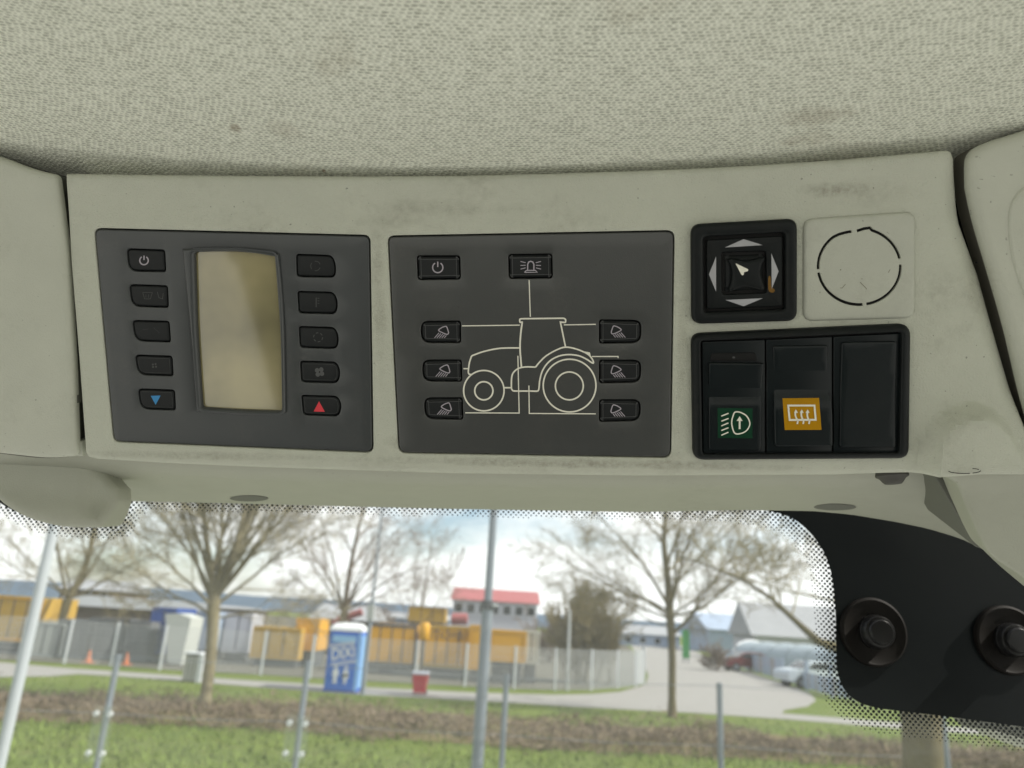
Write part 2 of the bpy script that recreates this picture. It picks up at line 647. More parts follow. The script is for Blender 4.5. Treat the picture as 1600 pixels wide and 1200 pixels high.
def glass_mat(name):
    m, t, p = base_mat(name)
    t.nodes.remove(p)
    o = t.nodes['Material Output']
    tr = t.nodes.new('ShaderNodeBsdfTransparent'); tr.inputs[0].default_value = (.965, .985, .965, 1)
    gl = t.nodes.new('ShaderNodeBsdfGlossy'); gl.inputs['Roughness'].default_value = .02
    hz = t.nodes.new('ShaderNodeBsdfTranslucent'); hz.inputs[0].default_value = (.9, .9, .86, 1)
    fr = t.nodes.new('ShaderNodeFresnel'); fr.inputs[0].default_value = 1.35
    m1 = t.nodes.new('ShaderNodeMixShader'); m2 = t.nodes.new('ShaderNodeMixShader')
    oc = objco(t)
    mp = t.nodes.new('ShaderNodeMapping'); mp.inputs['Scale'].default_value = (1, 4, 1); mp.inputs['Rotation'].default_value = (0, 0, .6)
    t.links.new(oc, mp.inputs[0])
    d = math_n(t, 'MULTIPLY_ADD', ramp_n(t, noise_n(t, mp.outputs[0], 34, 6, .7), .4, .8), .06, .09)
    t.links.new(math_n(t, 'MULTIPLY', fr.outputs[0], .5), m1.inputs[0])
    t.links.new(tr.outputs[0], m1.inputs[1]); t.links.new(gl.outputs[0], m1.inputs[2])
    t.links.new(d, m2.inputs[0]); t.links.new(m1.outputs[0], m2.inputs[1]); t.links.new(hz.outputs[0], m2.inputs[2])
    t.links.new(m2.outputs[0], o.inputs['Surface'])
    return m

GREY = (.468, .48, .402, 1)
M = {}
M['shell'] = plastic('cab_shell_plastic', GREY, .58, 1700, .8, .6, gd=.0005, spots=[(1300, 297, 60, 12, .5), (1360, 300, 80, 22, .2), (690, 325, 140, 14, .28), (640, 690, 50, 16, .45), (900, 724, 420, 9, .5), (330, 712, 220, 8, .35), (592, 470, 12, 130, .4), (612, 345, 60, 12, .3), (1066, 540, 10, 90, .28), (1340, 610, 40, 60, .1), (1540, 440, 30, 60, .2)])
M['trim'] = plastic('shaded_trim_plastic', (.345, .353, .290, 1), .55, 1700, .5, .25, ds=16)  # shell plastic toned darker; the underside's shade is put into this colour
M['plate'] = plastic('blank_plate_plastic', (.425, .435, .37, 1), .55, 1700, .5, .35, ds=40)
M['stop'] = plastic('grey_rubber', (.055, .053, .047, 1), .7, 900, .2, .4)
M['cover'] = plastic('cover_plastic', (.46, .47, .397, 1), .55, 1700, .55, .35, ds=40)
M['panel'] = plastic('charcoal_panel', (.054, .056, .054, 1), .30, 3200, .15, .30, dirtcol=(.14, .13, .11, 1), ds=50)
M['panel2'] = plastic('slate_panel', (.046, .050, .051, 1), .30, 3200, .15, .30, dirtcol=(.14, .13, .11, 1), ds=50)
M['button'] = plastic('button_rubber', (.011, .0125, .013, 1), .5, 3000, .1, .1, dirtcol=(.03, .03, .028, 1), spec=.25)
M['seam'] = simple('dark_seam', (.20, .19, .16, 1), .8, .2)
M['gap'] = simple('dark_gap', (.012, .012, .012, 1), .8, .2)
M['groove'] = plastic('groove_plastic', (.115, .118, .10, 1), .7, 2600, .2, .4)
M['black'] = plastic('black_plastic', (.008, .0098, .0100, 1), .42, 2600, .18, .25, dirtcol=(.06, .05, .04, 1), ds=60, spec=.16)
M['rocker'] = plastic('rocker_plastic', (.0060, .0092, .0100, 1), .30, 2400, .1, .15, dirtcol=(.05, .045, .04, 1), ds=60, spec=.24)
M['arrow'] = simple('grey_arrow_print', (.40, .40, .42, 1), .6, .3, .06, 300)
M['print'] = simple('white_print', (.74, .72, .62, 1), .6, .3, .05, 200)
M['sym'] = simple('lilac_print', (.36, .33, .37, 1), .6, .3, .08, 200)
M['dim'] = simple('faint_print', (.055, .056, .055, 1), .5, .3, .1, 200)
M['edge'] = simple('grey_edge', (.07, .072, .072, 1), .4, .5, .1, 200)  # a little lighter than the buttons, for thin lines along cap edges
M['blue'] = simple('blue_print', (.04, .22, .47, 1), .5, .3, .05, 200)
M['red'] = simple('red_print', (.62, .045, .06, 1), .5, .3, .05, 200)
M['green'] = simple('green_tile', (.003, .036, .016, 1), .5, .15, .1, 200)
M['amber'] = simple('amber_tile', (.40, .20, .002, 1), .5, .12, .06, 200)
M['glass'] = glass_mat('windscreen_glass')
M['frit'] = simple('black_enamel', (.004, .006, .0065, 1), .4, .15, .2, 30)
M['rubber'] = plastic('brown_black_rubber', (.0075, .0065, .0055, 1), .6, 900, .15, .3, dirtcol=(.022, .016, .010, 1), ds=60, spec=.12)
M['bolt'] = plastic('dark_bolt', (.008, .008, .008, 1), .3, 900, .1, .3, dirtcol=(.02, .018, .014, 1), ds=80, spec=.25)
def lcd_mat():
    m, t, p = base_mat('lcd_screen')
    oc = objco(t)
    c = mix_n(t, ramp_n(t, noise_n(t, oc, 26, 3, .5), .35, .66), (.165, .146, .066, 1), (.335, .290, .140, 1))  # lighter blotches in the base colour stand in for window reflections
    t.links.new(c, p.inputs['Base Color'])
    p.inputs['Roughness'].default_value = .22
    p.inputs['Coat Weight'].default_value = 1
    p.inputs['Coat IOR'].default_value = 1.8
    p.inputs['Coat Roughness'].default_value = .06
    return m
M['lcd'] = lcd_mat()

# ================================================================== THE CAB
mm = 0.001
def sstep(a, b, x):
    t = min(1, max(0, (x - a) / (b - a)))
    return t * t * (3 - 2 * t)
def ccw(q): return q if area(q) > 0 else q[::-1]
def on(pl, px, py, h): return pl.pt(px, py, h)
def grow(poly, d):                       # grow a pixel polygon outwards by d px
    p = [tuple(q) for q in poly]
    if area(p) < 0: p = p[::-1]
    return [tuple(q) for q in inset(p, -d)]

# ---- headliner
PC = plane_inv(1.62, 6.4e-5, -0.00523)
PC.o = PC.pt(800, 262)
def hl_spot(px, py, rx, ry, k):
    u, v = PC.uv(px, py); sc = (PC.pt(px, py) - EYE).length / F
    return (u, v - .33, rx * sc, ry * sc * 1.7, k)
M['fabric'] = fabric('woven_headliner', [hl_spot(369, 195, 10, 7, .5), hl_spot(1275, 175, 60, 16, .28), hl_spot(1240, 212, 22, 9, .28), hl_spot(445, 192, 30, 16, .2), hl_spot(507, 255, 4, 4, .8)])
def ceil_warp(px, py):
    if not (-600 < px < 2200 and -900 < py < 900): return 0
    x = (px - 800) / 700
    return (5.0 - 9.5 * min(1.6, x * x if x < 0 else .75 * x * x)) * sstep(-150, 120, py)
hl = slab('headliner', dense(rnd([(-.75, -.14), (.75, -.14), (.75, .80), (-.75, .80)], .02), .03), -.035, 0, 20, M['fabric'], pl=PC, uvin=True, grid=50, warp=ceil_warp)
tag(hl, 'pale grey woven fabric headliner across the top, above the control console', 'headliner')

# ---- overhead console shell
top_line = smooth_line([(101, 271), (300, 273.5), (600, 275), (850, 271), (1100, 262), (1300, 250), (1483, 234)], 6)
shell_out = top_line + [(1492, 236), (1498, 246), (1501, 275), (1510, 350), (1542, 430), (1564, 515), (1588, 600), (1612, 690), (1617, 730), (1600, 734),
                        (1520, 734), (1440, 740), (1300, 745), (1000, 746.5), (700, 742.5), (400, 732), (250, 725), (150, 719), (136, 716), (131, 708), (121, 570), (108, 410), (101, 285)]
shell_out = dense(shell_out, 14)
clim = rnd([(148, 358), (576.5, 369), (581.5, 706), (178, 689)], [10, 9, 10, 9], 4)
lite = rnd([(607, 370), (1052.5, 361.5), (1047, 714), (624, 706.5)], [9, 11, 11, 11], 4)
bulge = np.array(smooth_line([(1424, 790), (1434, 700), (1456, 652), (1500, 628), (1546, 632), (1580, 665), (1612, 730), (1640, 800)], 6))
def shell_warp(px, py):
    ytop = 272 if px < 850 else 272 - (px - 850) * .06
    h = .4 * (1 - sstep(0, 62, py - ytop))
    h += -1.0 * sstep(722, 748, py) * (1 - sstep(1380, 1440, px))
    p = np.array([[px, py]])
    if 1400 < px < 1660 and py > 600 and inside(p, bulge)[0]:
        h += 7.5 * sstep(0, 26, dist_poly(p, bulge, False)[0])
    h += -7 * sstep(0, 60, px - (1468 + max(0, py - 330) * .30)) * (1 - sstep(600, 700, py))
    return h
con = thing('overhead_console', None, 'grey green plastic overhead console holding the dark control panels and switches', 'console', frame=P0.frame(P0.pt(800, 500, -.045)))
slab('console_shell', shell_out, -.045, 0, 9, M['shell'], con, holes=[dense(grow(clim, 2.0), 30), dense(grow(lite, 2.0), 30)], hbev=1.8, grid=7.5, warp=shell_warp, segs=4)
slab('gap_backing', [(85, 250), (1640, 225), (1680, 700), (140, 712)], -.060, -.047, 0, M['gap'], con)
# hinge tabs in the slot on the left
for a in ([(100, 397), (106.5, 397), (112, 471), (102.5, 471)], [(107, 558), (114, 558), (121, 630), (111, 630)]):
    slab('hinge_tab', a, -.03, -.002, 1, M['groove'], con)
slab('catch', [(117, 690), (127, 690), (129, 713), (119, 713)], -.03, -.003, 2, M['cover'], con)
# faint wear dots, pierced marks
ink('pin_mark', [], M['gap'], con, .25 * mm, polys=[circ(1525, 410, 1.7, n=8)], hf=lambda x, y: shell_warp(x, y) * mm)

# ---- climate control panel
POWER = lambda cx, cy, r, wd: [(circ(cx, cy, r, n=26, a0=-58, a1=238), wd, False), ([(cx, cy - r * 1.15), (cx, cy - r * .1)], wd, False)]
cp = thing('climate_panel', None, 'dark climate control panel with a tall blank olive screen between two button columns', 'control panel', frame=P0.frame(P0.pt(365, 530, -.006)))
L5 = [[(197, 388), (257.5, 390), (259.5, 425), (200.5, 424)], [(201, 444), (262, 446), (263.5, 481), (205, 479)], [(205.5, 500), (264.5, 501.5), (267, 535), (210, 533)],
      [(210, 554), (269, 556), (271, 588), (214.5, 586)], [(214.5, 607), (273, 609), (274.5, 641.5), (218.5, 639.5)]]
R5 = [[(462, 396.5), (522, 398.5), (525.5, 434), (463, 432.5)], [(464, 454.5), (525, 456), (527, 491), (466, 489.5)], [(466, 509.5), (526.5, 511), (528.5, 545.5), (468, 543.5)],
      [(468, 563.5), (529, 565), (530, 599), (470, 597.5)], [(470, 617), (531, 618.5), (531.5, 651), (473, 649)]]
bl = [rnd(q, [8, 5, 5, 15], 4) for q in L5]
br = []
for q in R5:                            # right hand buttons have a bowed outer edge
    (a, b, c, d) = q
    br.append(rnd([a, (b[0] - 3, b[1]), (b[0] + 3, (b[1] * .55 + c[1] * .45)), (c[0] - 1.5, c[1]), d], [5, 9, 22, 9, 7], 4))
scr_o = rnd(smooth_line([(283.6, 389), (361, 386.5), (434.5, 397)], 5) + smooth_line([(434.6, 398.6), (442.5, 490), (445.8, 645)], 5)[1:] + smooth_line([(445.6, 649), (372, 649), (306, 643)], 5)[1:] + smooth_line([(306, 642), (297, 520), (284, 391)], 5)[1:-1], 0)
scr_i = rnd([(302, 394), (364, 392.3), (427.7, 399), (436.8, 517), (439, 643), (377, 641.5), (314, 637.5), (305.6, 517)], [5, 30, 5, 30, 5, 30, 5, 30], 4)
slab('faceplate', dense(clim, 25), -.004, -.25 * mm, 2.2, M['panel2'], cp, holes=[dense(p, 8) for p in bl + br] + [grow(scr_i, 3)], hbev=1.3, grid=22)
slab('recess', grow(clim, 6), -.0062, -.0045, 0, M['gap'], cp)
slab('screen_bezel', scr_o, -.003, 1.0 * mm, 4.2, M['panel2'], cp, holes=[scr_i], hbev=6, segs=4)
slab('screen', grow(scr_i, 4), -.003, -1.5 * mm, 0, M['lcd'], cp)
for i, (q, c) in enumerate(zip(bl + br, L5 + R5)):
    cx = sum(p[0] for p in c) / 4; cy = sum(p[1] for p in c) / 4
    kind = ['button with white power symbol', 'button with faint windscreen and vent symbols', 'button with a barely visible symbol', 'button with small faint fan', 'button with blue down arrow',
            'button with faint recirculation ring', 'button with faint thermometer', 'button with faint snowflake ring', 'button with faint four-blade fan', 'button with red up arrow'][i]
    b = slab('button', inset([p for p in (q if area(q) > 0 else q[::-1])], 1.3), -.004, -.75 * mm, 3.0, M['button'], cp, segs=3)
    tag(b, kind)
    h = -.70 * mm
    e = [tuple(p) for p in inset((q if area(q) > 0 else q[::-1]), 4.6)]
    if i in (4, 8, 9, 3):
        ink('edge_line', [(e, .45, True)], M['dim'], b, h)
    if i == 0: ink('symbol', POWER(225, 407, 6.6, 2.0), M['sym'], b, h)
    elif i == 1: ink('symbol', [([(223, 457), (238, 457), (235, 467), (226, 467), (223, 457)], .8, False), ([(228, 460), (228, 465)], .7, False), ([(232, 460), (232, 465)], .7, False), ([(246, 456), (248, 465), (254, 467), (255, 458)], .9, False)], M['dim'], b, h)
    elif i == 2: ink('symbol', [([(223, 515), (232, 514)], .5, False), ([(240, 512), (249, 520)], .5, False)], M['dim'], b, h)
    elif i == 3: ink('symbol', [], M['dim'], b, h, polys=[circ(cx + x, cy + y, 1.6, n=8) for x, y in ((-2.3, -1.5), (2, -2.2), (2.6, 2), (-2, 2.4))])
    elif i == 4: ink('symbol', [], M['blue'], b, h, polys=[[(235.5, 618.5), (251, 618), (243.2, 632.5)]])
    elif i == 5: ink('symbol', [(circ(493, 415.5, 7.5, n=10, a0=a, a1=a + 80), 1.1, False) for a in (20, 140, 260)], M['dim'], b, h)
    elif i == 6: ink('symbol', [([(494, 465), (494, 480)], 1.5, False)] + [([(496, y), (499, y)], .9, False) for y in (466, 470, 474)], M['dim'], b, h)
    elif i == 7: ink('symbol', [(circ(497, 527, 7, n=4, a0=a, a1=a + 34), 1.5, False) for a in range(0, 360, 60)], M['dim'], b, h)
    elif i == 8: ink('symbol', [], M['edge'], b, h, polys=[circ(cx + 4.6 * math.cos(R(t)), cy + 4.6 * math.sin(R(t)), 3.6, n=12) for t in (35, 125, 215, 305)])
    elif i == 9: ink('symbol', [], M['red'], b, h, polys=[[(490, 643), (507.5, 643.5), (498.5, 627)]])

# ---- work light panel with the tractor diagram
lp = thing('work_light_panel', None, 'dark square work light panel printed with a cream tractor outline', 'control panel', frame=P0.frame(P0.pt(835, 540, -.006)))
LB = [[(651, 399), (719, 399), (720, 436.6), (652.5, 437.5)], [(794, 397), (863, 396), (863.7, 435), (795, 435.6)],
      [(657, 501.5), (720, 501), (720.5, 536), (658, 536)], [(659.5, 562), (721.4, 561.7), (722.4, 596.5), (660, 596)], [(662, 621), (723, 621), (724, 656), (663.5, 655)],
      [(936, 499), (1002.5, 500), (1002, 536), (936, 537)], [(936, 562), (1002, 562), (1001.6, 598), (936, 599)], [(936, 624), (1001.5, 624), (1000.7, 658), (936, 659.5)]]
LR = [[6] * 4, [6] * 4] + [[13, 5, 5, 15]] * 3 + [[5, 13, 15, 5]] * 3
lb = [rnd(q, r, 5) for q, r in zip(LB, LR)]
slab('faceplate', dense(lite, 25), -.004, -.2 * mm, 2.2, M['panel'], lp, holes=[dense(p, 8) for p in lb], hbev=1.2, grid=22)
slab('recess', grow(lite, 6), -.0062, -.0045, 0, M['gap'], lp)
LBL = ['button with power symbol', 'button with flashing beacon symbol', 'button with lamp symbol beaming left, top of left column', 'button with lamp symbol beaming left, middle of left column', 'button with lamp symbol beaming left, bottom of left column',
       'button with lamp symbol beaming right, top of right column', 'button with lamp symbol beaming right, middle of right column', 'button with lamp symbol beaming right, bottom of right column']
for i, q in enumerate(lb):
    cx = sum(p[0] for p in LB[i]) / 4; cy = sum(p[1] for p in LB[i]) / 4
    b = slab('button', inset(ccw(q), 1.2), -.004, -.5 * mm, 4.5, M['button'], lp, segs=4)
    tag(b, LBL[i])
    cap = [tuple(p) for p in inset(ccw(rnd(LB[i], [max(2, k - 6) for k in LR[i]], 4)), 6.2)]
    slab('button_cap', cap, -.6 * mm, .05 * mm, 1.0, M['button'], b)
    h = .10 * mm
    ink('edge_line', [([tuple(p) for p in inset(ccw(cap), 1.2)], .75, True)], M['edge'], b, .02 * mm + h)
    if i == 0: ls = POWER(684, 418, 8, 1.9)
    elif i == 1:
        ls = [([(824.5, 422), (824.5, 413), (826, 409.5), (829.3, 408.2), (832.5, 409.5), (834.2, 413), (834.2, 422)], 1.8, False), ([(819.5, 425.5), (822.5, 422.5), (836.5, 422.5), (839.5, 425.5), (819.5, 425.5)], 1.5, False)]
        for s in (-1, 1):
            ls += [([(829.3 + s * 8, y0), (829.3 + s * 16, y1)], 1.2, False) for y0, y1 in ((410.5, 408.5), (414.5, 414.8), (418.5, 420.5))]
    else:
        s = 1 if i < 5 else -1
        ox = cx + (3 if i < 5 else -5); oy = cy - 1
        lamp = [(-6.5, -1.5), (-2, -5.5), (3, -7.5), (6, -7), (8.5, 0), (8.8, 3), (6.5, 4.8), (0, 2.5)]
        ls = [(smooth_line([(ox + s * x, oy + y) for x, y in lamp], 4, True), 1.6, True)]
        for k in range(5):
            x0 = -6 + k * 2.9; y0 = 2.6 + k * .95
            ls.append(([(ox + s * x0, oy + y0), (ox + s * (x0 - 7 + k * .9), oy + 10.4)], 1.15, False))
    ink('symbol', ls, M['sym'], b, h)
T = lambda pts: [(700 + x / 5, 480 + y / 5) for x, y in pts]
W1, W2 = 2.35, 1.65
dia = [(T(rnd([(580, 116), (562, 119), (559, 92), (580, 90), (905, 86), (920, 96), (918, 120), (878, 116), (917, 305)], [3, 6, 14, 0, 12, 12, 8, 0, 0], 4)), W1, False),
       (smooth_line(T([(580, 116), (567, 220), (563, 330), (574, 467)])), W1 * 1.1, False),
       (T(smooth_line([(560, 318), (450, 319), (370, 326), (270, 349), (190, 378)], 6) + smooth_line([(182, 386), (166, 440), (159, 512), (178, 526)], 6)), W1, False),
       (T([(120, 480), (158, 480)]), W1 * .8, False),
       (circ(756, 610.4, 31.6, n=64), W1, True), (circ(756, 610.6, 14.2, n=40), W1 * 1.05, True),
       (T([(437, 629), (494, 629)]), W1, False),
       (T(smooth_line([(684, 468), (620, 466), (575, 471), (540, 484), (508, 515), (497, 555), (495, 625)], 5) + smooth_line([(497, 640), (510, 653), (540, 655), (640, 655), (692, 656), (707, 648), (712, 620), (718, 565), (740, 492), (790, 425), (860, 384), (940, 370), (1020, 379), (1080, 405), (1130, 437), (1135, 424), (1120, 395), (1085, 362), (1000, 326), (918, 312), (850, 333), (770, 378), (720, 424), (684, 468)], 4)), W1, False),
       (T([(1058, 350), (1104, 358), (1110, 382)]), W1, False),
       (circ(890, 602.5, 41.2, n=72), W1, True), (circ(889.6, 603, 21.8, n=48), W1, True),
       (T([(110, 146), (560, 140)]), W2, False), (T([(905, 138), (1155, 134)]), W2, False), (T([(1125, 385), (1329, 385), (1329, 398)]), W2, False),
       (T([(135, 825), (556, 827), (546, 380)]), W2, False), (T([(632, 612), (635, 830), (1155, 833)]), W2, False), ([(826.8, 437.5), (828.6, 495)], W2, False)]
dg = ink('tractor_diagram', dia, M['print'], lp, -.12 * mm)
tag(dg, 'cream line drawing of a tractor seen from the side with leader lines to the buttons')

# ---- mirror adjuster
ms = thing('mirror_adjuster', None, 'square black mirror adjuster switch with four white arrows around a small joystick pad', 'switch', frame=P0.frame(P0.pt(1164, 424, 0)))
mo = rnd([(1080.5, 350), (1247, 341), (1247, 502), (1081.5, 507)], 17, 6)
mi = rnd([(1100, 370), (1228, 363), (1228, 483.5), (1101, 488)], 6, 4)
kw = rnd([(1127.5, 394.5), (1197, 392), (1198, 457.5), (1128.5, 460.5)], 4, 3)
slab('bezel', mo, .2 * mm, 3.2 * mm, 6, M['black'], ms, holes=[mi], hbev=6)
slab('arrow_plate', rnd([(1104, 375), (1223, 368.5), (1223, 478.5), (1104.5, 483)], 4, 3), -.1 * mm, 1.5 * mm, 1.8, M['black'], ms, holes=[kw], hbev=2)
slab('well_floor', grow(mo, -6), -.05 * mm, .25 * mm, 0, M['gap'], ms)
Z7 = lambda pts: [(1090 + x / 7.5, 340 + y / 7.5) for x, y in pts]
for tri in ([(320, 350), (540, 252), (765, 322)], [(217, 455), (217, 870), (133, 665)], [(865, 420), (950, 630), (870, 835)], [(325, 965), (540, 1040), (765, 945)]):
    slab('arrow', Z7(tri), 1.4 * mm, 1.62 * mm, .3, M['arrow'], ms)
kn = slab('joystick_pad', smooth_line(Z7([(358, 488), (450, 480), (575, 502), (700, 478), (785, 458), (798, 490), (765, 560), (752, 640), (775, 740), (797, 830), (760, 862), (690, 845), (580, 822), (470, 845), (390, 872), (368, 835), (395, 740), (405, 650), (385, 560)]), 4, True),
          .2 * mm, 3.0 * mm, 6, M['black'], ms, segs=4)
slab('pad_base', grow(kw, -3), .2 * mm, 1.0 * mm, 8, M['black'], ms)
slab('pointer', rnd(Z7([(442, 533), (597, 607), (590, 628), (545, 640), (541, 672), (518, 678)]), [2, 2, 1, 1, 1, 2], 3), 2.9 * mm, 3.15 * mm, .2, M['print'], kn)
ink('rust_stain', [], simple('rust_stain', (.16, .085, .02, 1), .8, .2, .3, 300), ms, 1.56 * mm, polys=[smooth_line(Z7([(832, 690), (858, 700), (862, 800), (905, 850), (880, 880), (835, 860), (826, 780)]), 3, True)])

# ---- blanking cover
bc = thing('blanking_cover', None, 'square grey blanking plate with a slotted knock-out circle beside the mirror switch', 'cover plate', frame=P0.frame(P0.pt(1343, 416, 0)))
slots = []
def sup(t):                              # knock-out outline, flattened at its top left
    x, y = math.cos(R(t)), math.sin(R(t))
    return (1342.8 + 64.3 * x, 416.5 + 59.5 * y)
for a0, a1 in ((-17, -62), (-79, -104), (-110, -172), (176, 99), (94, 3)):
    pass
def arc(a0, a1, wd=4.5, n=16):
    p = [sup(a0 + (a1 - a0) * i / n) for i in range(n + 1)]
    q, _ = strip(p, wd)
    return q[0::2] + q[1::2][::-1]
slots = [arc(-99 + 11, -8, n=20), arc(-3, 80, n=18), arc(85, 171, n=18), arc(176, 176 + 79, n=18)]
# the flattened top: replace the start of the first slot and the end of the last
s0, _ = strip([(1339, 361), (1350, 357.3), (1359.5, 356)] + [sup(t) for t in range(-72, -7, 5)], 4.6)
s3, _ = strip([sup(t) for t in range(176, 236, 5)] + [(1312, 365.8), (1321, 363.3), (1331, 361.5)], 4.5)
slots[0] = s0[0::2] + s0[1::2][::-1]
slots[3] = s3[0::2] + s3[1::2][::-1]
slab('cover_plate', rnd([(1256, 342), (1431.5, 330), (1431, 497.5), (1255.5, 502.5)], 17, 6), .15 * mm, 1.2 * mm, 5.5, M['plate'], bc, holes=slots, hbev=.3)
slab('slot_backing', [(1268, 350), (1420, 345), (1420, 488), (1268, 490)], -.02 * mm, .2 * mm, 0, M['gap'], bc)
ink('scuff', [([(1321, 444), (1316, 450), (1313, 450)], 1.0, False), ([(1344, 441), (1353, 450), (1354, 452)], 1.2, False), ([(1391, 421), (1388, 426)], .9, False)], simple('scuff_mark', (.20, .19, .15, 1), .8, .2, .2, 200), bc, 1.24 * mm, polys=[circ(1313.5, 421.5, 1.1, n=8)])

# ---- rocker switch bank
sb = thing('switch_bank', None, 'black framed bank of three rocker switches, green lamp and amber heater icons', 'switch bank', frame=P0.frame(P0.pt(1254, 614, 0)))
so_ = rnd([(1081, 522), (1426, 506), (1423, 718.5), (1084, 721)], [16, 20, 18, 18], 6)
si_ = rnd([(1095, 533), (1410, 519), (1406, 708), (1098, 710)], 5, 3)
slab('frame', so_, .2 * mm, 3.6 * mm, 9, M['black'], sb, holes=[si_], hbev=3)
slab('frame_floor', grow(so_, -8), -.05 * mm, .25 * mm, 0, M['gap'], sb)
for q in ([(1097, 534), (1195, 531), (1195.5, 708.5), (1099, 709.5)], [(1197.5, 531), (1300, 526), (1300, 707.8), (1198, 708.4)], [(1302.5, 526), (1408.5, 521), (1405, 707), (1302.5, 707.6)]):
    slab('switch_body', rnd(q, 1.5, 2), .2 * mm, 1.7 * mm, 1.2, M['rocker'], sb)
def wr1(px, py): return 1.3 - 2.6 * sstep(560, 622, py) + 1.4 * sstep(616, 632, py)
def wr2(px, py): return -.3 - 1.0 * sstep(540, 610, py) + 2.6 * sstep(600, 640, py)
def wr3(px, py): return .25 * math.cos((py - 534) / 166 * 2 * math.pi)
r1 = slab('rocker', dense(rnd([(1107, 566), (1192.5, 567), (1190, 704.5), (1107, 705)], [3, 3, 6, 6], 4), 10), .3 * mm, 2.6 * mm, 2.6, M['rocker'], sb, grid=6, warp=wr1)
r2 = slab('rocker', dense(rnd([(1208, 540.5), (1294.5, 539), (1295.5, 600), (1299.5, 640), (1300, 696), (1209.5, 696.5), (1208, 640), (1210, 600)], [4, 4, 20, 20, 3, 6, 20, 20], 4), 10), .3 * mm, 2.6 * mm, 2.6, M['rocker'], sb, grid=6, warp=wr2)
r3 = slab('rocker', dense(rnd([(1315, 534.5), (1401.5, 533), (1399.5, 699), (1311.5, 699.5)], 5, 4), 10), .3 * mm, 2.6 * mm, 2.2, M['rocker'], sb, grid=8, warp=wr3)
tag(r1, 'rocker with green work lamp icon'); tag(r2, 'rocker with amber heated window icon'); tag(r3, 'plain blank rocker')
slab('finger_slot', rnd([(1111, 552), (1181, 551), (1183, 564), (1110, 564)], [5, 5, 1, 1], 3), 1.6 * mm, 2.1 * mm, .8, M['gap'], sb)
ink('slot_light', [], M['edge'], sb, 2.15 * mm, polys=[circ(1146.5, 558.5, 2.2, 1.6, n=10)])
Z5 = lambda pts: [(1090 + x / 7.273, 610 + y / 7.273) for x, y in pts]
hr1 = lambda x, y: wr1(x, y) * mm
hr2 = lambda x, y: wr2(x, y) * mm
def tile(nm, quad, m, par, h, hf):
    (a, b, c, d) = [Vector(p) for p in quad]
    V, Fc = [], []
    n = 10
    for i in range(n + 1):
        for j in range(n + 1):
            p = (a.lerp(b, j / n)).lerp(d.lerp(c, j / n), i / n)
            V.append(P0.pt(p.x, p.y, h + hf(p.x, p.y)))
    for i in range(n):
        for j in range(n):
            Fc.append((i * (n + 1) + j, (i + 1) * (n + 1) + j, (i + 1) * (n + 1) + j + 1, i * (n + 1) + j + 1))
    return mk(nm, V, Fc, m, par, fin=False)
tile('icon_tile', Z5([(226, 200), (625, 205), (622, 545), (230, 540)]), M['green'], r1, 2.68 * mm, hr1)
ink('lamp_icon', [(Z5(p), 1.9, False) for p in ([(270, 292), (352, 260)], [(270, 350), (352, 318)], [(270, 403), (350, 370)], [(270, 456), (350, 424)], [(270, 510), (350, 475)])] +
    [(smooth_line(Z5([(425, 248), (480, 248), (550, 285), (588, 345), (590, 400), (555, 458), (490, 490), (425, 488), (395, 420), (388, 350), (405, 285)]), 4, True), 2.0, True), (Z5([(478, 440), (478, 340)]), 2.9, False)],
    M['print'], r1, 2.85 * mm, polys=[Z5([(443, 347), (478, 293), (512, 347)])], hf=hr1)
tile('icon_tile', Z5([(965, 90), (1380, 85), (1408, 448), (990, 450)]), M['amber'], r2, 2.68 * mm, hr2)
hv = []
for k in range(3):
    hv.append((smooth_line(Z5([(1116 + 68 * k, 240), (1110 + 68 * k, 275), (1122 + 66 * k, 315), (1138 + 66 * k, 345), (1133 + 66 * k, 382)]), 4), 2.6, False))
ink('heater_icon', [(dense(Z5([(1030, 172), (1328, 172), (1342, 334), (1046, 336)]), 3), 2.9, True)] + hv, M['print'], r2, 2.85 * mm,
    polys=[Z5([(1094 + 66 * k, 256), (1116 + 67 * k, 215), (1141 + 66 * k, 254)]) for k in range(3)], hf=hr2)

# ---- left cover flap
cov_out = None
cov = thing('side_cover', None, 'smooth grey hinged cover left of the console, reaching past the frame edge', 'cover', frame=P0.frame(P0.pt(40, 490, -.03)))
cvo = dense(rnd([(-420, 118), (0, 246), (45, 264), (86, 273), (102.5, 396), (112, 561), (117.5, 716), (70, 720), (-420, 662)], [0, 20, 20, 9, 0, 0, 9, 30, 0], 5), 14)
slab('cover_wall', [tuple(q) for q in inset(ccw(cvo), 3)], -.03, -.003, 0, M['groove'], cov)
slab('cover_face', dense(rnd([(-420, 118), (0, 246), (45, 264), (86, 273), (102.5, 396), (112, 561), (117.5, 716), (70, 720), (-420, 662)], [0, 20, 20, 9, 0, 0, 9, 30, 0], 5), 14), -.0035, .4 * mm, 9, M['cover'], cov, grid=16,
           warp=lambda x, y: -1.5 * sstep(690, 720, y) + 1.5 * sstep(70, 0, x) * 0)

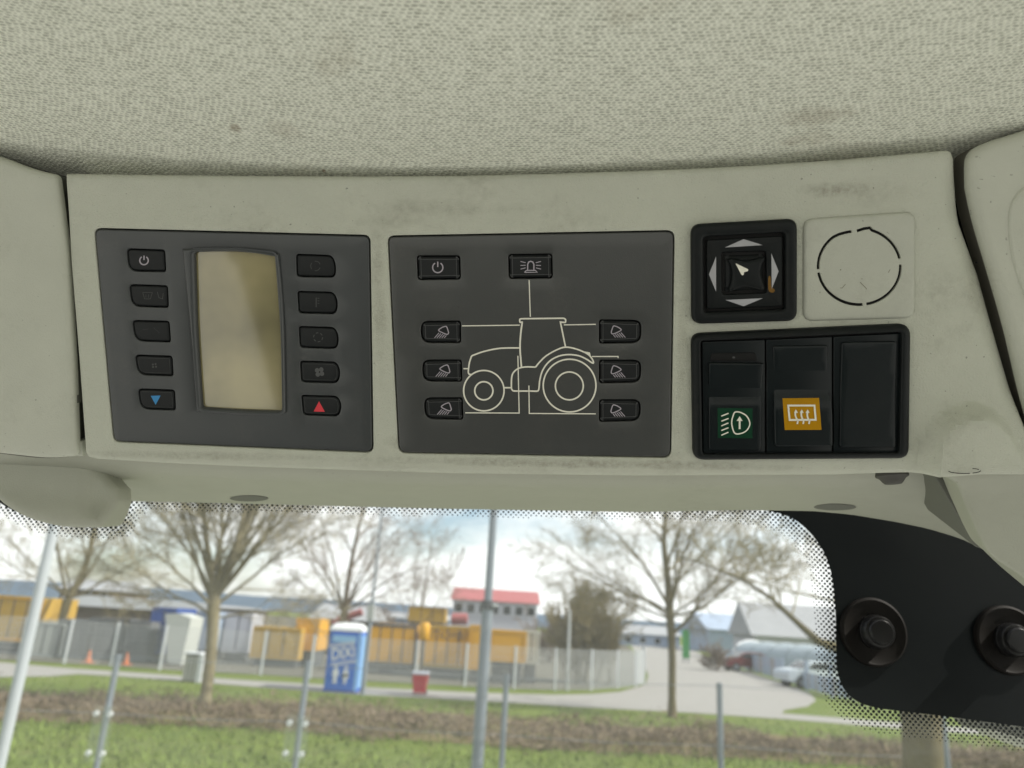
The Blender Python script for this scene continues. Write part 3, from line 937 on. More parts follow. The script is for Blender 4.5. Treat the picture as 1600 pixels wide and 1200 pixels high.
# ---- header trim over the windscreen
yb = lambda x: np.interp(x, [-450, 0, 130, 400, 700, 1000, 1480], [682, 709, 716, 732, 742, 746, 742])
yt = lambda x: np.interp(x, [-450, 200, 400, 700, 1000, 1170, 1270, 1330, 1400, 1450, 1500, 1540], [752, 783, 787.5, 795, 800, 797, 798.5, 804, 815.5, 826, 841, 860])
hd = thing('windscreen_header', at(800, 800, .40), 'long grey trim strip under the console along the windscreen top', 'trim')
rows = []
prof = [(0, -24, .325, 0), (0, 2, .333, 0), (0, 10, .337, 0), (.12, 12, .3385, 0), (.2, 12, .341, 0)]
xs = np.linspace(0, 1, 130)
def hrow(s, dy, d, dt=0):
    r = []
    for t in xs:
        xr = 1466 + 70 * s
        x = -450 + t * (xr + 450)
        y = yb(x) + (yt(x) - yb(x)) * s + dy * (1 - s)
        r.append(at(x, y, d))
    return r
rows = [hrow(0, -24, .325), hrow(0, 2, .331), hrow(0, 12, .3365), hrow(.08, 13, .3395), hrow(.16, 13, .343), hrow(.4, 13, .357), hrow(.7, 10, .376), hrow(.93, 8, .393), hrow(.985, 3, .398), hrow(1, 0, .402), hrow(1, 0, .409), hrow(.96, 0, .45), hrow(0, 0, .46)]
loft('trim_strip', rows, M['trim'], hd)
HS = [(.16, 13, .343), (.4, 13, .357), (.7, 10, .376), (.93, 8, .393), (.985, 3, .398), (1, 0, .402)]
def hpt(px, py, off):                    # a point on the strip's underside
    ys_ = [yb(px) + (yt(px) - yb(px)) * q[0] + q[1] * (1 - q[0]) for q in HS]
    return at(px, py, float(np.interp(py, ys_, [q[2] for q in HS])) - off)
for cx, cy, rx, ry in ((389, 779, 30, 4.6), (1305, 792.5, 33, 5.0)):
    b = MB()
    b.prism([hpt(x, y, .0012) for x, y in circ(cx, cy, rx, ry, 36)], ROT @ Vector((0, 0, -.006)))
    b.obj('recessed_plug', M['groove'], hd)
# rubber stop under the console
ctr = at(1394, 744, .313)
dn = (ROT @ Vector((.02, -1, .28))).normalized()
xa = (ROT @ Vector((1, 0, 0))); xa = (xa - dn * xa.dot(dn)).normalized()
fr = Matrix((xa, dn.cross(xa), dn)).transposed().to_4x4(); fr.translation = ctr
rs = lathe('rubber_stop', [(5 * mm, -5 * mm), (6.3 * mm, -.6 * mm), (6.2 * mm, .2 * mm), (5.0 * mm, .9 * mm), (3.9 * mm, 2.4 * mm), (3.2 * mm, 3.1 * mm), (1.6 * mm, 3.3 * mm)], fr, M['stop'])
tag(rs, 'small dark tapered rubber stop under the console by the right end', 'stop')

# ---- left housing under the header
PH = plane_inv(1 / .344, 0, 3.5e-4)
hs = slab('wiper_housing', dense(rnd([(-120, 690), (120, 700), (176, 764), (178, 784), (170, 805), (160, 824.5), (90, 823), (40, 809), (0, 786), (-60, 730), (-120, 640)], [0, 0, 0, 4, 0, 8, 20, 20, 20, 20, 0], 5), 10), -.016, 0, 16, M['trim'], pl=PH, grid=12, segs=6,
          warp=lambda x, y: 2.2 * sstep(770, 808, y + (110 - x) * .10) - 2.5 * sstep(118, 150, x) * sstep(820, 790, y))
tag(hs, 'rounded grey housing bulging below the header trim at the left', 'housing')

# ---- right pillar trim
pt_ = thing('pillar_trim', None, 'big smooth grey trim moulding at the right edge beside the console', 'trim', frame=P0.frame(P0.pt(1580, 560, -.03)))
uo = dense(smooth_line([(1516, 262), (1519, 243), (1532, 229), (1560, 217), (1605, 203), (1720, 160)], 5) + [(2150, 10), (2150, 1050), (1690, 800)] + smooth_line([(1630, 720), (1602, 620), (1577, 515), (1553, 430), (1528, 345), (1515, 285)], 5)[:-1], 12)
slab('upper_moulding', uo, -.003, 1.5 * mm, 14, M['cover'], pt_, grid=16, segs=5)
slab('moulding_wall', [tuple(q) for q in inset(ccw(uo), 2)], -.016, -.0025, 0, M['seam'], pt_)
slab('raised_panel', dense(smooth_line([(1720, 270), (1620, 285), (1588, 306), (1577, 340), (1582, 400), (1604, 470), (1650, 580), (1720, 700)], 5), 12), .0 , 2.2 * mm, 4, M['cover'], pt_)
lowr = dense([(1440, 722), (1476, 744)] + smooth_line([(1484, 748), (1497, 760), (1512, 795), (1537, 848), (1556, 874), (1605, 908), (1660, 960), (1720, 1010)], 5) + [(2150, 1250), (2150, 690), (1560, 690)], 12)
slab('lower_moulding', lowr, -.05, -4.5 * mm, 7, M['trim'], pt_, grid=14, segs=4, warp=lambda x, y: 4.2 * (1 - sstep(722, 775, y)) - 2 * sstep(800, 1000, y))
slab('edge_channel', rnd([(1455, 735), (1490, 735), (1545, 846), (1533, 858.5), (1524, 855)], [0, 0, 4, 5, 4], 4), -.06, -18 * mm, 5, M['groove'], pt_, segs=3)
ink('plug_outline', [(circ(1507, 735.5, 25, 4.2, n=24, a0=70, a1=175), 1.3, False), (circ(1507, 735.5, 25, 4.2, n=20, a0=-5, a1=60), 1.3, False), (circ(1507, 735.5, 25, 4.2, n=10, a0=-60, a1=-25), 1.1, False)], M['gap'], pt_, .3 * mm,
    hf=lambda x, y: max(shell_warp(x, y), 0) * mm + .0012)

# ---- windscreen: pane, black enamel, dots
PG = Plane(Vector((0, 1, 0)) + Vector((0, 0, -.06)), at(800, 900, .475))
wsn = thing('windscreen', None, 'clear windscreen with black enamel corner and dotted edge below the console', 'windscreen', frame=PG.frame(PG.pt(800, 1000, -.006)))
slab('pane', [(-640, 640), (2170, 640), (2170, 1420), (-640, 1420)], -.006, 0, 0, M['glass'], wsn, pl=PG)
def lin(pts): return [tuple(p) for p in pts]
edge = smooth_line([(-620, 660), (-300, 690), (-60, 735), (0, 786), (45, 806), (100, 818), (176, 822), (190, 806), (203, 781)], 5) + smooth_line([(210, 777), (400, 782), (700, 789), (1000, 793), (1150, 794.5), (1195, 797), (1240, 811), (1274, 842), (1296, 885), (1305, 945), (1306.5, 1010), (1309, 1050), (1320, 1078), (1340, 1096), (1375, 1107), (1450, 1116), (1600, 1136), (1800, 1165)], 6)
solid_poly = edge + [(1900, 1165), (2150, 1165), (2150, 645), (-620, 645)]
slab('enamel_band', dense(solid_poly, 40), .05 * mm, .35 * mm, 0, M['frit'], wsn, pl=PG)
su = np.array([PG.uv(*p) for p in edge])
sp = np.array([PG.uv(*p) for p in solid_poly])
c0 = PG.uv(-30, 760); c1 = PG.uv(1660, 1220)
pit = 3.2e-3
bd = []
rot = R(-2.0)
ys = np.arange(-.14, .14, pit / 2)
n_ = 0
pts = []
mid = np.array(PG.uv(800, 930))
for i, y in enumerate(np.arange(-.25, .25, pit / 2)):
    for x in np.arange(-.42, .42, pit):
        xx = x + (pit / 2 if i % 2 else 0)
        pts.append((mid[0] + xx * math.cos(rot) - y * math.sin(rot), mid[1] + xx * math.sin(rot) + y * math.cos(rot)))
pts = np.array(pts)
dd = dist_poly(pts, su, False)
ins = inside(pts, sp)
V, Fc = [], []
for p, d, q in zip(pts, dd, ins):
    px, py = proj(PG.P(p[0], p[1], 0))
    band = np.interp(px, [-100, 60, 200, 230, 1000, 1150, 1240, 1600], [.5, 8, 8, 7.5, 7.5, 9.5, 13.5, 13.5]) * mm
    if px < 230 and px > 185 and py < 840: band = 11 * mm
    if q or d > band: continue
    t = d / band
    r = (1.02 - .64 * t) * mm
    if d < .3 * mm: pass
    b = len(V)
    k = 8
    for h in (.05 * mm, .3 * mm):
        V += [PG.P(p[0] + r * math.cos(6.2832 * j / k), p[1] + r * math.sin(6.2832 * j / k), h) for j in range(k)]
    Fc.append(tuple(b + k + j for j in range(k)))
    for j in range(k):
        Fc.append((b + j, b + (j + 1) % k, b + k + (j + 1) % k, b + k + j))
tag(mk('enamel_dots', V, Fc, M['frit'], wsn), kind='stuff')
PB = [(20, -1), (20.2, 1.5), (19.8, 3), (18.6, 3.6), (17.6, 3.0), (12, 2.2), (9.9, 2.6), (9.7, 5), (9.9, 5.6), (9.5, 6.2), (9.3, 9.5), (8.6, 10.4), (7.4, 10.6), (7.2, 12.2), (6.4, 13), (2, 13.2)]
for (px, py), lb_ in (((1363, 987.5), 'dark ribbed glass fixing knob nearer the dotted windscreen edge'), ((1573, 1000), 'dark glass fixing knob cut by the right edge of the photo')):
    f = PG.frame(PG.pt(px, py, .4 * mm)) @ Matrix.Rotation(R(3), 4, 'X')
    k = thing('glass_fixing', None, lb_, 'fixing knob', 'round fixings through the black glass corner', frame=f)
    lathe('washer', [(r * mm, z * mm) for r, z in PB[:6]] + [(9 * mm, 2.4 * mm)], f, M['rubber'], k)
    lathe('knob', [(9.9 * mm, 2.0 * mm)] + [(r * mm, z * mm) for r, z in PB[6:]], f, M['bolt'], k)
# cab post outside the lower right corner of the glass
PP = Plane(PG.n, PG.pt(800, 900) + PG.n * .05)
cpst = thing('cab_post', None, 'olive grey cab post outside the glass at the lower right corner', 'cab post', frame=PP.frame(PP.pt(1650, 1150, -.03)))
slab('post', dense([(1490, 1085), (1518, 1116), (1545, 1139), (1600, 1156), (1800, 1210), (1900, 1210), (1900, 1060)], 14), -.03, 0, 4, simple('olive_post', (.10, .10, .075, 1), .6), cpst, pl=PP)
slab('rim', dense([(1545, 1139), (1565, 1150), (1600, 1164), (1800, 1222), (1800, 1209), (1600, 1155)], 14), -.02, 2 * mm, 2, M['trim'], cpst, pl=PP)

# ================================================================== OUTSIDE
def grass_mat():
    m, t, p = base_mat('short_grass')
    oc = objco(t)
    c = mix_n(t, ramp_n(t, noise_n(t, oc, .55, 6, .62), .35, .68), (.095, .150, .030, 1), (.16, .205, .052, 1))
    c = mix_n(t, ramp_n(t, noise_n(t, oc, 2.3, 5, .7), .50, .78), c, (.20, .17, .075, 1))
    c = mix_n(t, noise_n(t, oc, 38, 3, .6), c, (.10, .13, .03, 1))
    t.links.new(c, p.inputs['Base Color'])
    p.inputs['Roughness'].default_value = .9
    p.inputs['Specular IOR Level'].default_value = .1
    t.links.new(bump_n(t, noise_n(t, oc, 45, 3), .8, .05), p.inputs['Normal'])
    return m
M['grass'] = grass_mat()
M['blade'] = simple('grass_blades', (.135, .185, .042, 1), .8, .2, .5, 1.2)
M['asph'] = simple('pale_asphalt', (.235, .23, .22, 1), .9, .2, .10, 1.4, bump=.3)
M['conc'] = simple('grey_concrete', (.43, .43, .405, 1), .9, .2, .08, 1.0)
M['gravel'] = simple('grey_gravel', (.105, .100, .082, 1), .95, .1, .4, 1.2, bump=.5)
M['bark'] = simple('mossy_bark', (.125, .105, .058, 1), .95, .1, .45, 5, bump=.6)
M['barkp'] = simple('hazed_mossy_bark', (.20, .175, .11, 1), .95, .1, .4, 5, bump=.6)  # lightened bark, with the veil of smeared glass put into its colour
M['twigp'] = simple('hazed_twigs', (.25, .22, .145, 1), .9, .1, .3, 1)  # lightened likewise, glass veil put into the twig colour
M['barkb'] = simple('brown_bark', (.105, .082, .060, 1), .95, .1, .4, 5, bump=.6)
M['twig'] = simple('olive_twigs', (.19, .16, .09, 1), .9, .1, .3, 1)
M['twigb'] = simple('brown_twigs', (.21, .17, .14, 1), .9, .1, .3, 1)
M['hedge'] = simple('bare_hedge', (.165, .130, .092, 1), .95, .1, .6, 1.7)
M['steel'] = simple('galvanised_steel', (.16, .185, .22, 1), .5, .5, .12, 4)
M['white'] = simple('white_paint', (.60, .62, .65, 1), .5, .4, .06, 3)
M['wire'] = simple('pale_wire', (.38, .40, .41, 1), .5, .4, .05, 3)
M['yellow'] = simple('yellow_steel', (.56, .285, .010, 1), .5, .4, .10, .8)
M['yellowd'] = simple('old_yellow_steel', (.40, .25, .04, 1), .6, .3, .2, .8)
M['dark'] = simple('dark_steel', (.055, .06, .07, 1), .6, .4, .2, 2)
M['bluec'] = simple('blue_steel', (.014, .055, .24, 1), .5, .4, .15, 1)
M['greyc'] = simple('grey_blocks', (.12, .125, .135, 1), .9, .2, .25, 1)
M['tarp'] = simple('pale_tarp', (.40, .42, .40, 1), .7, .3, .12, 1)
M['roofred'] = simple('red_roof', (.30, .095, .10, 1), .7, .3, .10, 1)
M['roofgrey'] = simple('slate_roof', (.27, .28, .30, 1), .8, .3, .12, .6)
M['wallw'] = simple('pale_wall', (.44, .45, .50, 1), .8, .3, .06, .5)
M['wallb'] = simple('brown_wall', (.115, .095, .075, 1), .85, .2, .25, .7)
M['wallblue'] = simple('blue_grey_wall', (.27, .33, .43, 1), .7, .3, .06, .5)
M['glassd'] = simple('dark_window', (.03, .035, .045, 1), .15, .6, .1, 1)
M['potty'] = simple('blue_plastic', (.018, .125, .52, 1), .45, .5, .08, 2)
M['pottyl'] = simple('light_blue_plastic', (.22, .42, .68, 1), .45, .5, .06, 2)
M['redbin'] = simple('red_plastic', (.46, .018, .035, 1), .45, .5, .10, 3)
M['orange'] = simple('orange_plastic', (.50, .13, .03, 1), .5, .4, .08, 3)
M['greens'] = simple('green_panel', (.03, .20, .05, 1), .5, .4, .08, 1)
M['hill'] = simple('hazy_wooded_hill', (.095, .125, .165, 1), 1, .0, .2, .02)  # blue-grey tone carries the distance haze in the colour
M['polew'] = simple('flag_pole_paint', (.34, .365, .40, 1), .5, .4, .08, 3)
M['tunnel'] = simple('tunnel_sheet', (.24, .29, .33, 1), .5, .4, .12, 1)
M['carw'] = simple('white_car_paint', (.42, .47, .52, 1), .25, .6, .04, 2)
M['cardark'] = simple('dark_red_car_paint', (.12, .025, .03, 1), .3, .5, .05, 2)
M['tyre'] = simple('tyre_rubber', (.02, .02, .02, 1), .8, .3, .1, 5)
M['clear'] = M['glass']

# ---- ground
def ring_poly(n, r): return [(r * math.cos(6.2832 * i / n), r * math.sin(6.2832 * i / n), 0) for i in range(n)]
gm = []
tag(mk('ground', [(-4000, -4000, 0), (4000, -4000, 0), (4000, 4000, 0), (-4000, 4000, 0)], [(0, 1, 2, 3)], M['grass'], fin=False), kind='structure')
def sheet(name, pts, m, z):
    b = MB(); b.poly([(p[0], p[1], z) for p in pts])
    o = b.obj(name, m, fin=False)
    me = o.data
    bm = bmesh.new(); bm.from_mesh(me)
    for f in bm.faces:
        f.normal_update()
        if f.normal.z < 0: f.normal_flip()
    bmesh.ops.triangulate(bm, faces=bm.faces)
    bm.to_mesh(me); bm.free()
    return tag(o, kind='structure')
sheet('concrete_bounce', [(-70, -70, 0), (70, -70, 0), (70, 3.6, 0), (-70, 3.6, 0)], M['conc'], .006)  # pale unseen ground added to bounce neutral light up into the cab
g = lambda pts: [G(x, y) for x, y in pts]
sheet('storage_yard', g([(-500, 1006), (0, 1031), (173, 1040), (250, 1045.5), (407, 1054), (484, 1059), (650, 1067), (726, 1072), (803, 1076), (867, 1078), (924, 1077.5), (965, 1074), (1000, 1066), (1003, 1045), (985, 1012), (960, 995), (500, 966), (-500, 908)]), M['gravel'], .004)
near = [(-500, 1040), (0, 1058), (80, 1057), (120, 1053.5), (187, 1057), (277, 1063.5), (380, 1072), (585, 1087), (747, 1095), (900, 1105), (1080, 1114), (1240, 1125), (1400, 1138), (1700, 1160)]
road = [(-500, 1010), (0, 1035), (66, 1041), (120, 1045.5), (176, 1049), (277, 1056), (380, 1063), (585, 1075), (747, 1083), (867, 1086), (925, 1085), (970, 1081), (1008, 1070), (1013, 1055), (1000, 1030), (985, 1008), (975, 998.5), (1040, 1001.5), (1075, 1012), (1115, 1031), (1170, 1050), (1240, 1073), (1268, 1086), (1275, 1095), (1262, 1104), (1225, 1110), (1222, 1115), (1300, 1121), (1420, 1131), (1700, 1152)]
sheet('road', g(road) + g(near[::-1]), M['asph'], .010)
sheet('hedge_bed', [G(x, y) for x, y in ((-400, 1066), (0, 1086), (400, 1101), (700, 1115), (900, 1133), (1100, 1139), (1300, 1156), (1800, 1190), (1800, 1226), (1300, 1194), (1100, 1181), (900, 1173), (700, 1161), (400, 1137), (0, 1125), (-400, 1104))], simple('brown_soil', (.15, .125, .065, 1), .95, .1, .4, 2), .008)

# ---- bare low hedge and grass blades
rg = random.Random(3)
def lerp_line(line, x): return np.interp(x, [p[0] for p in line], [p[1] for p in line])
hb = [(-400, 1106), (0, 1128), (400, 1140), (700, 1164), (900, 1176), (1100, 1184), (1300, 1198), (1800, 1230)]
ht = [(-400, 1070), (0, 1091), (400, 1106), (700, 1121), (900, 1139), (1100, 1145), (1300, 1162), (1800, 1195)]
b = MB()
for i in range(26000):
    x = rg.uniform(-250, 1700)
    y = lerp_line(ht, x) + (lerp_line(hb, x) - lerp_line(ht, x)) * rg.random()
    y += 9 * mnoise.noise(Vector((x * .02, y * .03, 5))) + rg.gauss(0, 2.5)
    p = G(x, y)
    if mnoise.noise(Vector((p.x * .35, p.y * .6, 9))) < -.28 and rg.random() < .8: continue
    hgt = .52 * (.65 + .6 * mnoise.noise(Vector((p.x * .5, p.y * .5, 1))))
    p.z = rg.random() ** 1.0 * max(.15, hgt)
    d = Vector((rg.gauss(0, 1), rg.gauss(0, 1), rg.gauss(.5, .7))).normalized()
    s = d.cross(Vector((rg.gauss(0, 1), rg.gauss(0, 1), rg.gauss(0, 1)))).normalized()
    l = rg.uniform(.08, .26); wv = rg.uniform(.006, .02)
    a = p - d * l * .5; c = p + d * l * .5
    if a.z < 0: a.z = 0
    b.poly([a + s * wv, a - s * wv, c - s * wv * .4, c + s * wv * .4])
tag(b.obj('hedge', M['hedge'], fin=False), 'long low leafless brown hedge crossing the grass in front of the road', 'hedge', kind='stuff')
b = MB()
for i in range(15000):
    x = rg.uniform(-200, 1700); y = rg.uniform(1060, 1240)
    p = G(x, y)
    if lerp_line(near, x) > y - 3: continue
    a = rg.uniform(0, 6.28); l = rg.uniform(.05, .13); s = Vector((math.cos(a), math.sin(a), 0)) * rg.uniform(.012, .03)
    t = Vector((rg.gauss(0, .04), rg.gauss(0, .04), l))
    b.poly([p + s, p - s, p + t])
tag(b.obj('grass', M['blade'], fin=False), 'short spring grass on both sides of the hedge', 'grass', kind='stuff')

# ---- hills
b = MB()
xs_ = list(range(-1500, 1501, 50))
for k, x in enumerate(xs_[:-1]):
    def hz(x): return 16 + 9 * mnoise.noise(Vector((x * .003, 2, 0))) + 4 * mnoise.noise(Vector((x * .02, 7, 0)))
    for (ya, yc, ha, hc) in ((900, 980, .0, 1), (980, 1300, 1, 1.3)):
        b.poly([(x, ya, hz(x) * ha - .5), (x + 50, ya, hz(x + 50) * ha - .5), (x + 50, yc, hz(x + 50) * hc), (x, yc, hz(x) * hc)])
tag(b.obj('hills', M['hill']), kind='structure')

# ---- trees
def bend(rg, d, k, up):
    return (d + Vector((rg.gauss(0, k), rg.gauss(0, k), rg.gauss(0, k) + up))).normalized()
def grow_branch(rg, trunk, crown, p, d, ln, r, lvl, cfg):
    nseg = (7, 5, 3, 2)[lvl]
    pts, rad, dirs = [p.copy()], [r], []
    tipr = cfg['tip']
    for i in range(nseg):
        d = bend(rg, d, cfg['wob'], cfg['up'][lvl])
        p = p + d * (ln / nseg)
        pts.append(p.copy()); dirs.append(d)
        rad.append(max(tipr, r * (1 - .82 * (i + 1) / nseg)))
    (trunk if lvl == 0 else crown).tube(pts, rad, (6, 4, 3, 3)[lvl], cap=lvl == 0)
    if lvl == 3: return
    n = cfg['kids'][lvl]
    for j in range(n):
        t = (.18 + .82 * (j + rg.random()) / n) * nseg
        i = min(nseg - 1, int(t)); f = t - i
        q = pts[i].lerp(pts[i + 1], f)
        dd = dirs[i]
        side = dd.cross(Vector((rg.gauss(0, 1), rg.gauss(0, 1), rg.gauss(0, 1)))).normalized()
        ang = R(rg.uniform(*cfg['ang']))
        nd = dd * math.cos(ang) + side * math.sin(ang)
        rr = rad[i] * .46
        grow_branch(rg, trunk, crown, q, nd, ln * rg.uniform(.32, .55) * (1.1 - .4 * t / nseg), max(tipr, rr), lvl + 1, cfg)
def bare_tree(base, fork, r0, limbs, seed, label, cat='tree', group=None, bark='bark', twig='twig', name='bare_tree', lean=(0, 0), **kw):
    cfg = dict(wob=.11, up=(.05, .03, .0, -.02), kids=(9, 8, 5), ang=(22, 55), tip=.0042)
    cfg.update(kw)
    rg = random.Random(seed)
    t = thing(name, base, label, cat, group)
    tr, cr = MB(), MB()
    top = base + Vector((lean[0], lean[1], fork))
    n = 6
    if fork > 0:
        pts, rad = [], []
        for i in range(n + 1):
            s = i / n
            pts.append(base.lerp(top, s) + Vector((math.sin(s * 5 + seed) * .03, math.cos(s * 4) * .02, 0)))
            rad.append(r0 * (1.35 if i == 0 else 1.0 if i < n - 1 else 1.12))
        tr.tube(pts, rad, 12)
    for (az, el, ln, r, drop) in limbs:
        a, e = R(az), R(el)
        d = Vector((math.sin(a) * math.cos(e), math.cos(a) * math.cos(e), math.sin(e)))
        grow_branch(rg, tr, cr, top - Vector((0, 0, drop)), d, ln, r * (.95 if el > 72 else .60), 0, cfg)
    tr.obj('trunk', M[bark], t)
    cr.obj('crown', M[twig], t, fin=False)
    return t
TG = 'leafless trees in front of the yard fence'
# azimuth: 0 away from the cab, 90 to the right
bare_tree(G(320, 1113), 2.75, .140, [(-88, 28, 3.6, .07, .5), (-62, 70, 5.4, .10, .3), (-100, 52, 4.8, .08, .1), (62, 72, 5.6, .10, .2), (85, 56, 5.0, .09, 0), (110, 68, 5.0, .08, .2), (-20, 66, 5.4, .09, .4), (-75, 46, 4.6, .10, .2), (-40, 58, 5, .11, .1), (-120, 62, 4.6, .10, 0), (20, 75, 5.5, .14, 0), (80, 66, 5.2, .13, 0), (100, 48, 4.6, .11, .1), (70, 34, 4.0, .08, .3), (150, 60, 4.4, .09, 0), (-150, 36, 3.4, .07, .3), (92, 20, 3.0, .05, .6), (-95, 74, 5.0, .11, 0)],
          5, 'thick bare tree with a fan of limbs in the hedge left of the blue toilet', group=TG, lean=(-.26, .1), bark='barkp', twig='twigp', kids=(14, 10, 6), ang=(18, 50))
bare_tree(G(1052, 1121), 3.3, .120, [(-82, 14, 3.6, .06, .35), (-75, 30, 4.8, .085, .15), (-85, 52, 4.6, .09, 0), (-10, 80, 5.0, .15, 0), (60, 68, 4.6, .10, .1), (85, 42, 4.4, .12, .9), (95, 22, 4.2, .07, .3), (120, 12, 3.4, .05, .2), (-120, 28, 3.8, .07, .3), (160, 46, 4.0, .08, 0), (-60, 6, 3.0, .045, .6), (40, 20, 3.6, .06, .4)],
          11, 'bare tree with straight olive trunk before the junction, right of the lamp pole', group=TG, lean=(-.10, .05), up=(.02, .0, -.03, -.06), kids=(13, 10, 6))
tb = W(533, 1000, 44); tb.z = 0
bare_tree(tb, 2.6, .20, [(-80, 40, 5.5, .10, 0), (80, 42, 5.5, .10, 0), (0, 84, 8.5, .17, 0), (-60, 62, 7.0, .12, 0), (70, 64, 7.0, .12, 0), (140, 50, 5.5, .09, 0), (-140, 50, 5.5, .09, 0), (100, 22, 4.2, .07, 0), (-95, 20, 4.2, .07, 0), (20, 50, 6, .09, 0)],
          21, 'tall brown bare tree rising behind the yellow containers and blue toilet', bark='barkb', twig='twigb', tip=.0065)
tb = W(92, 1000, 36); tb.z = 0
bare_tree(tb, 2.4, .17, [(-85, 34, 4.6, .09, 0), (85, 30, 4.8, .10, 0), (10, 82, 7.5, .17, 0), (-70, 60, 6.2, .12, 0), (70, 58, 6.2, .12, 0), (150, 42, 5.0, .09, 0), (-150, 46, 5.0, .09, 0), (95, 12, 4.0, .06, 0)],
          33, 'bare tree with a crooked trunk behind the white pole at the far left', tip=.006)
tb = W(1432, 1100, 10.6); tb.z = 0
td = bare_tree(tb, 2.35, .235, [(-88, 2, .6, .03, .3), (-20, 74, 4.2, .14, 0), (60, 55, 4.0, .12, 0), (-150, 60, 3.6, .09, 0), (-70, 52, 3.8, .10, 0), (120, 40, 3.6, .09, 0)],
          42, 'stout tree trunk seen under the black glass corner, its bough reaching left past the dots', group=TG, twig='twigp', kids=(7, 6, 4))
b = MB(); c_ = MB(); rgd = random.Random(8)
q = [W(1420, 1040, 10.6), W(1345, 1022, 10.55), W(1300, 1011, 10.5), W(1278, 1002, 10.45), W(1245, 972, 10.35), W(1205, 935, 10.2), W(1160, 905, 10.1), W(1110, 885, 10.0), W(1060, 868, 9.9)]
b.tube(q, [.085, .075, .062, .055, .038, .028, .02, .013, .008], 8)
cfg = dict(wob=.13, up=(.05, .03, 0, -.02), kids=(6, 6, 4), ang=(30, 70), tip=.005)
for i in range(17):
    k = rgd.randrange(3, 8); pp = q[k].lerp(q[k + 1], rgd.random())
    d = Vector((rgd.gauss(-.2, .6), rgd.gauss(0, .5), rgd.uniform(.2, 1.2))).normalized()
    grow_branch(rgd, b, c_, pp, d, rgd.uniform(.6, 1.5), .012, 1, cfg)
bo = b.obj('bough', M['bark'], td); c_.obj('twigs', M['twigp'], bo, fin=False)
tb = W(648, 1000, 62); tb.z = 0
bare_tree(tb, 1.2, .12, [(-70, 58, 6, .07, 0), (0, 82, 8.5, .10, 0), (60, 60, 6, .07, 0), (120, 66, 6, .06, 0), (-20, 70, 7, .07, 0)], 52, 'slim pale bare tree in the distance, left of the red-roofed house', bark='barkb', twig='twigb', tip=.010, kids=(8, 7, 4))
# dense shrub at the fence corner
tb = W(922, 1003, 39); tb.z = 0
rs_ = random.Random(4)
sh = thing('shrub', tb, 'big dense brown leafless shrub behind the fence corner', 'shrub')
tr, cr = MB(), MB()
cfg = dict(wob=.09, up=(.03, .02, .0, 0), kids=(9, 7, 4), ang=(10, 32), tip=.011)
for i in range(46):
    q_ = tb + Vector((rs_.uniform(-1.25, 1.25), rs_.uniform(-1, 1.2), 0))
    a_ = rs_.uniform(0, 6.28); lean_ = rs_.uniform(0, .30)
    grow_branch(rs_, tr, cr, q_, Vector((math.cos(a_) * lean_, math.sin(a_) * lean_, 1)).normalized(), rs_.uniform(2.5, 3.9) - .5 * abs(q_.x - tb.x), .03, 0, cfg)
tr.obj('trunk', M['bark'], sh); cr.obj('crown', M['twig'], sh, fin=False)
for (px, Y, hgt, seed, lb_) in ((590, 70, 2.6, 71, 'low brown bushes behind the containers, right of the toilet'), (1120, 62, 1.7, 73, 'low dark red-brown bush left of the tunnel arch'), (860, 60, 3.0, 75, 'brown bush between red-roofed house and the shrub')):
    tb = W(px, 1000, Y); tb.z = 0
    limbs = [(rs_.uniform(-180, 180), rs_.uniform(28, 85), hgt * rs_.uniform(.7, 1.15), .03, 0) for i in range(20)]
    bare_tree(tb, 0, .1, limbs, seed, lb_, 'bush', name='bush', twig='twigb', bark='barkb', kids=(8, 6, 4), tip=.014, ang=(15, 45))

# ---- poles near the cab
def pole(name, base, segs, m, label, cat='pole'):
    """segs: (z0, z1, r0, r1)"""
    t = thing(name, base, label, cat)
    for i, (z0, z1, r0_, r1_) in enumerate(segs):
        b = MB(); b.tube([base + Vector((0, 0, z0)), base + Vector((0, 0, z1))], [r0_, r1_], 14)
        b.obj('lower_pole' if i == 0 and len(segs) > 1 else 'pole' if len(segs) == 1 else 'upper_pole', m, t)
    return t
pb = W(750, 1130, 10.0); pb.z = 0
zj = W(763, 945, 10.0).z
t = pole('lamp_pole', pb, [(0, zj, .072, .070), (zj, 7.5, .052, .040)], M['steel'], 'grey steel pole in the middle of the window, stepped thinner above a collar', 'lamp pole')
b = MB(); b.tube([pb + Vector((0, 0, zj - .05)), pb + Vector((0, 0, zj + .05))], .088, 14); b.obj('collar', M['dark'], t)
b = MB(); b.tube([pb + Vector((.06, -.05, zj)), pb + Vector((.11, -.10, zj))], .014, 8); b.obj('bolt', M['white'], t)
pb = W(30, 1060, 8.6); pb.z = 0
pole('flag_pole', pb, [(0, 6.5,   .058, .052)], M['polew'], 'thick white pole leaning across the left edge of the window')
pb = G(566, 1086)
t = pole('lamp_post', pb, [(0, 3.0, .075, .07), (3.0, 8.5, .045, .035)], M['steel'], 'thin grey lamp post standing just right of the blue toilet', 'lamp post')
b = MB(); b.box((-.12, -.14, 2.35), (.10, .06, 2.85), Matrix.Translation(pb)); b.obj('junction_box', M['wire'], t)
pb = G(886, 1079); zt = W(888, 954, pb.y).z
pole('sign_post', pb, [(0, zt, .062, .055)], M['wire'], 'pale post taller than the mesh fence, in front of the brown shrub', 'post')

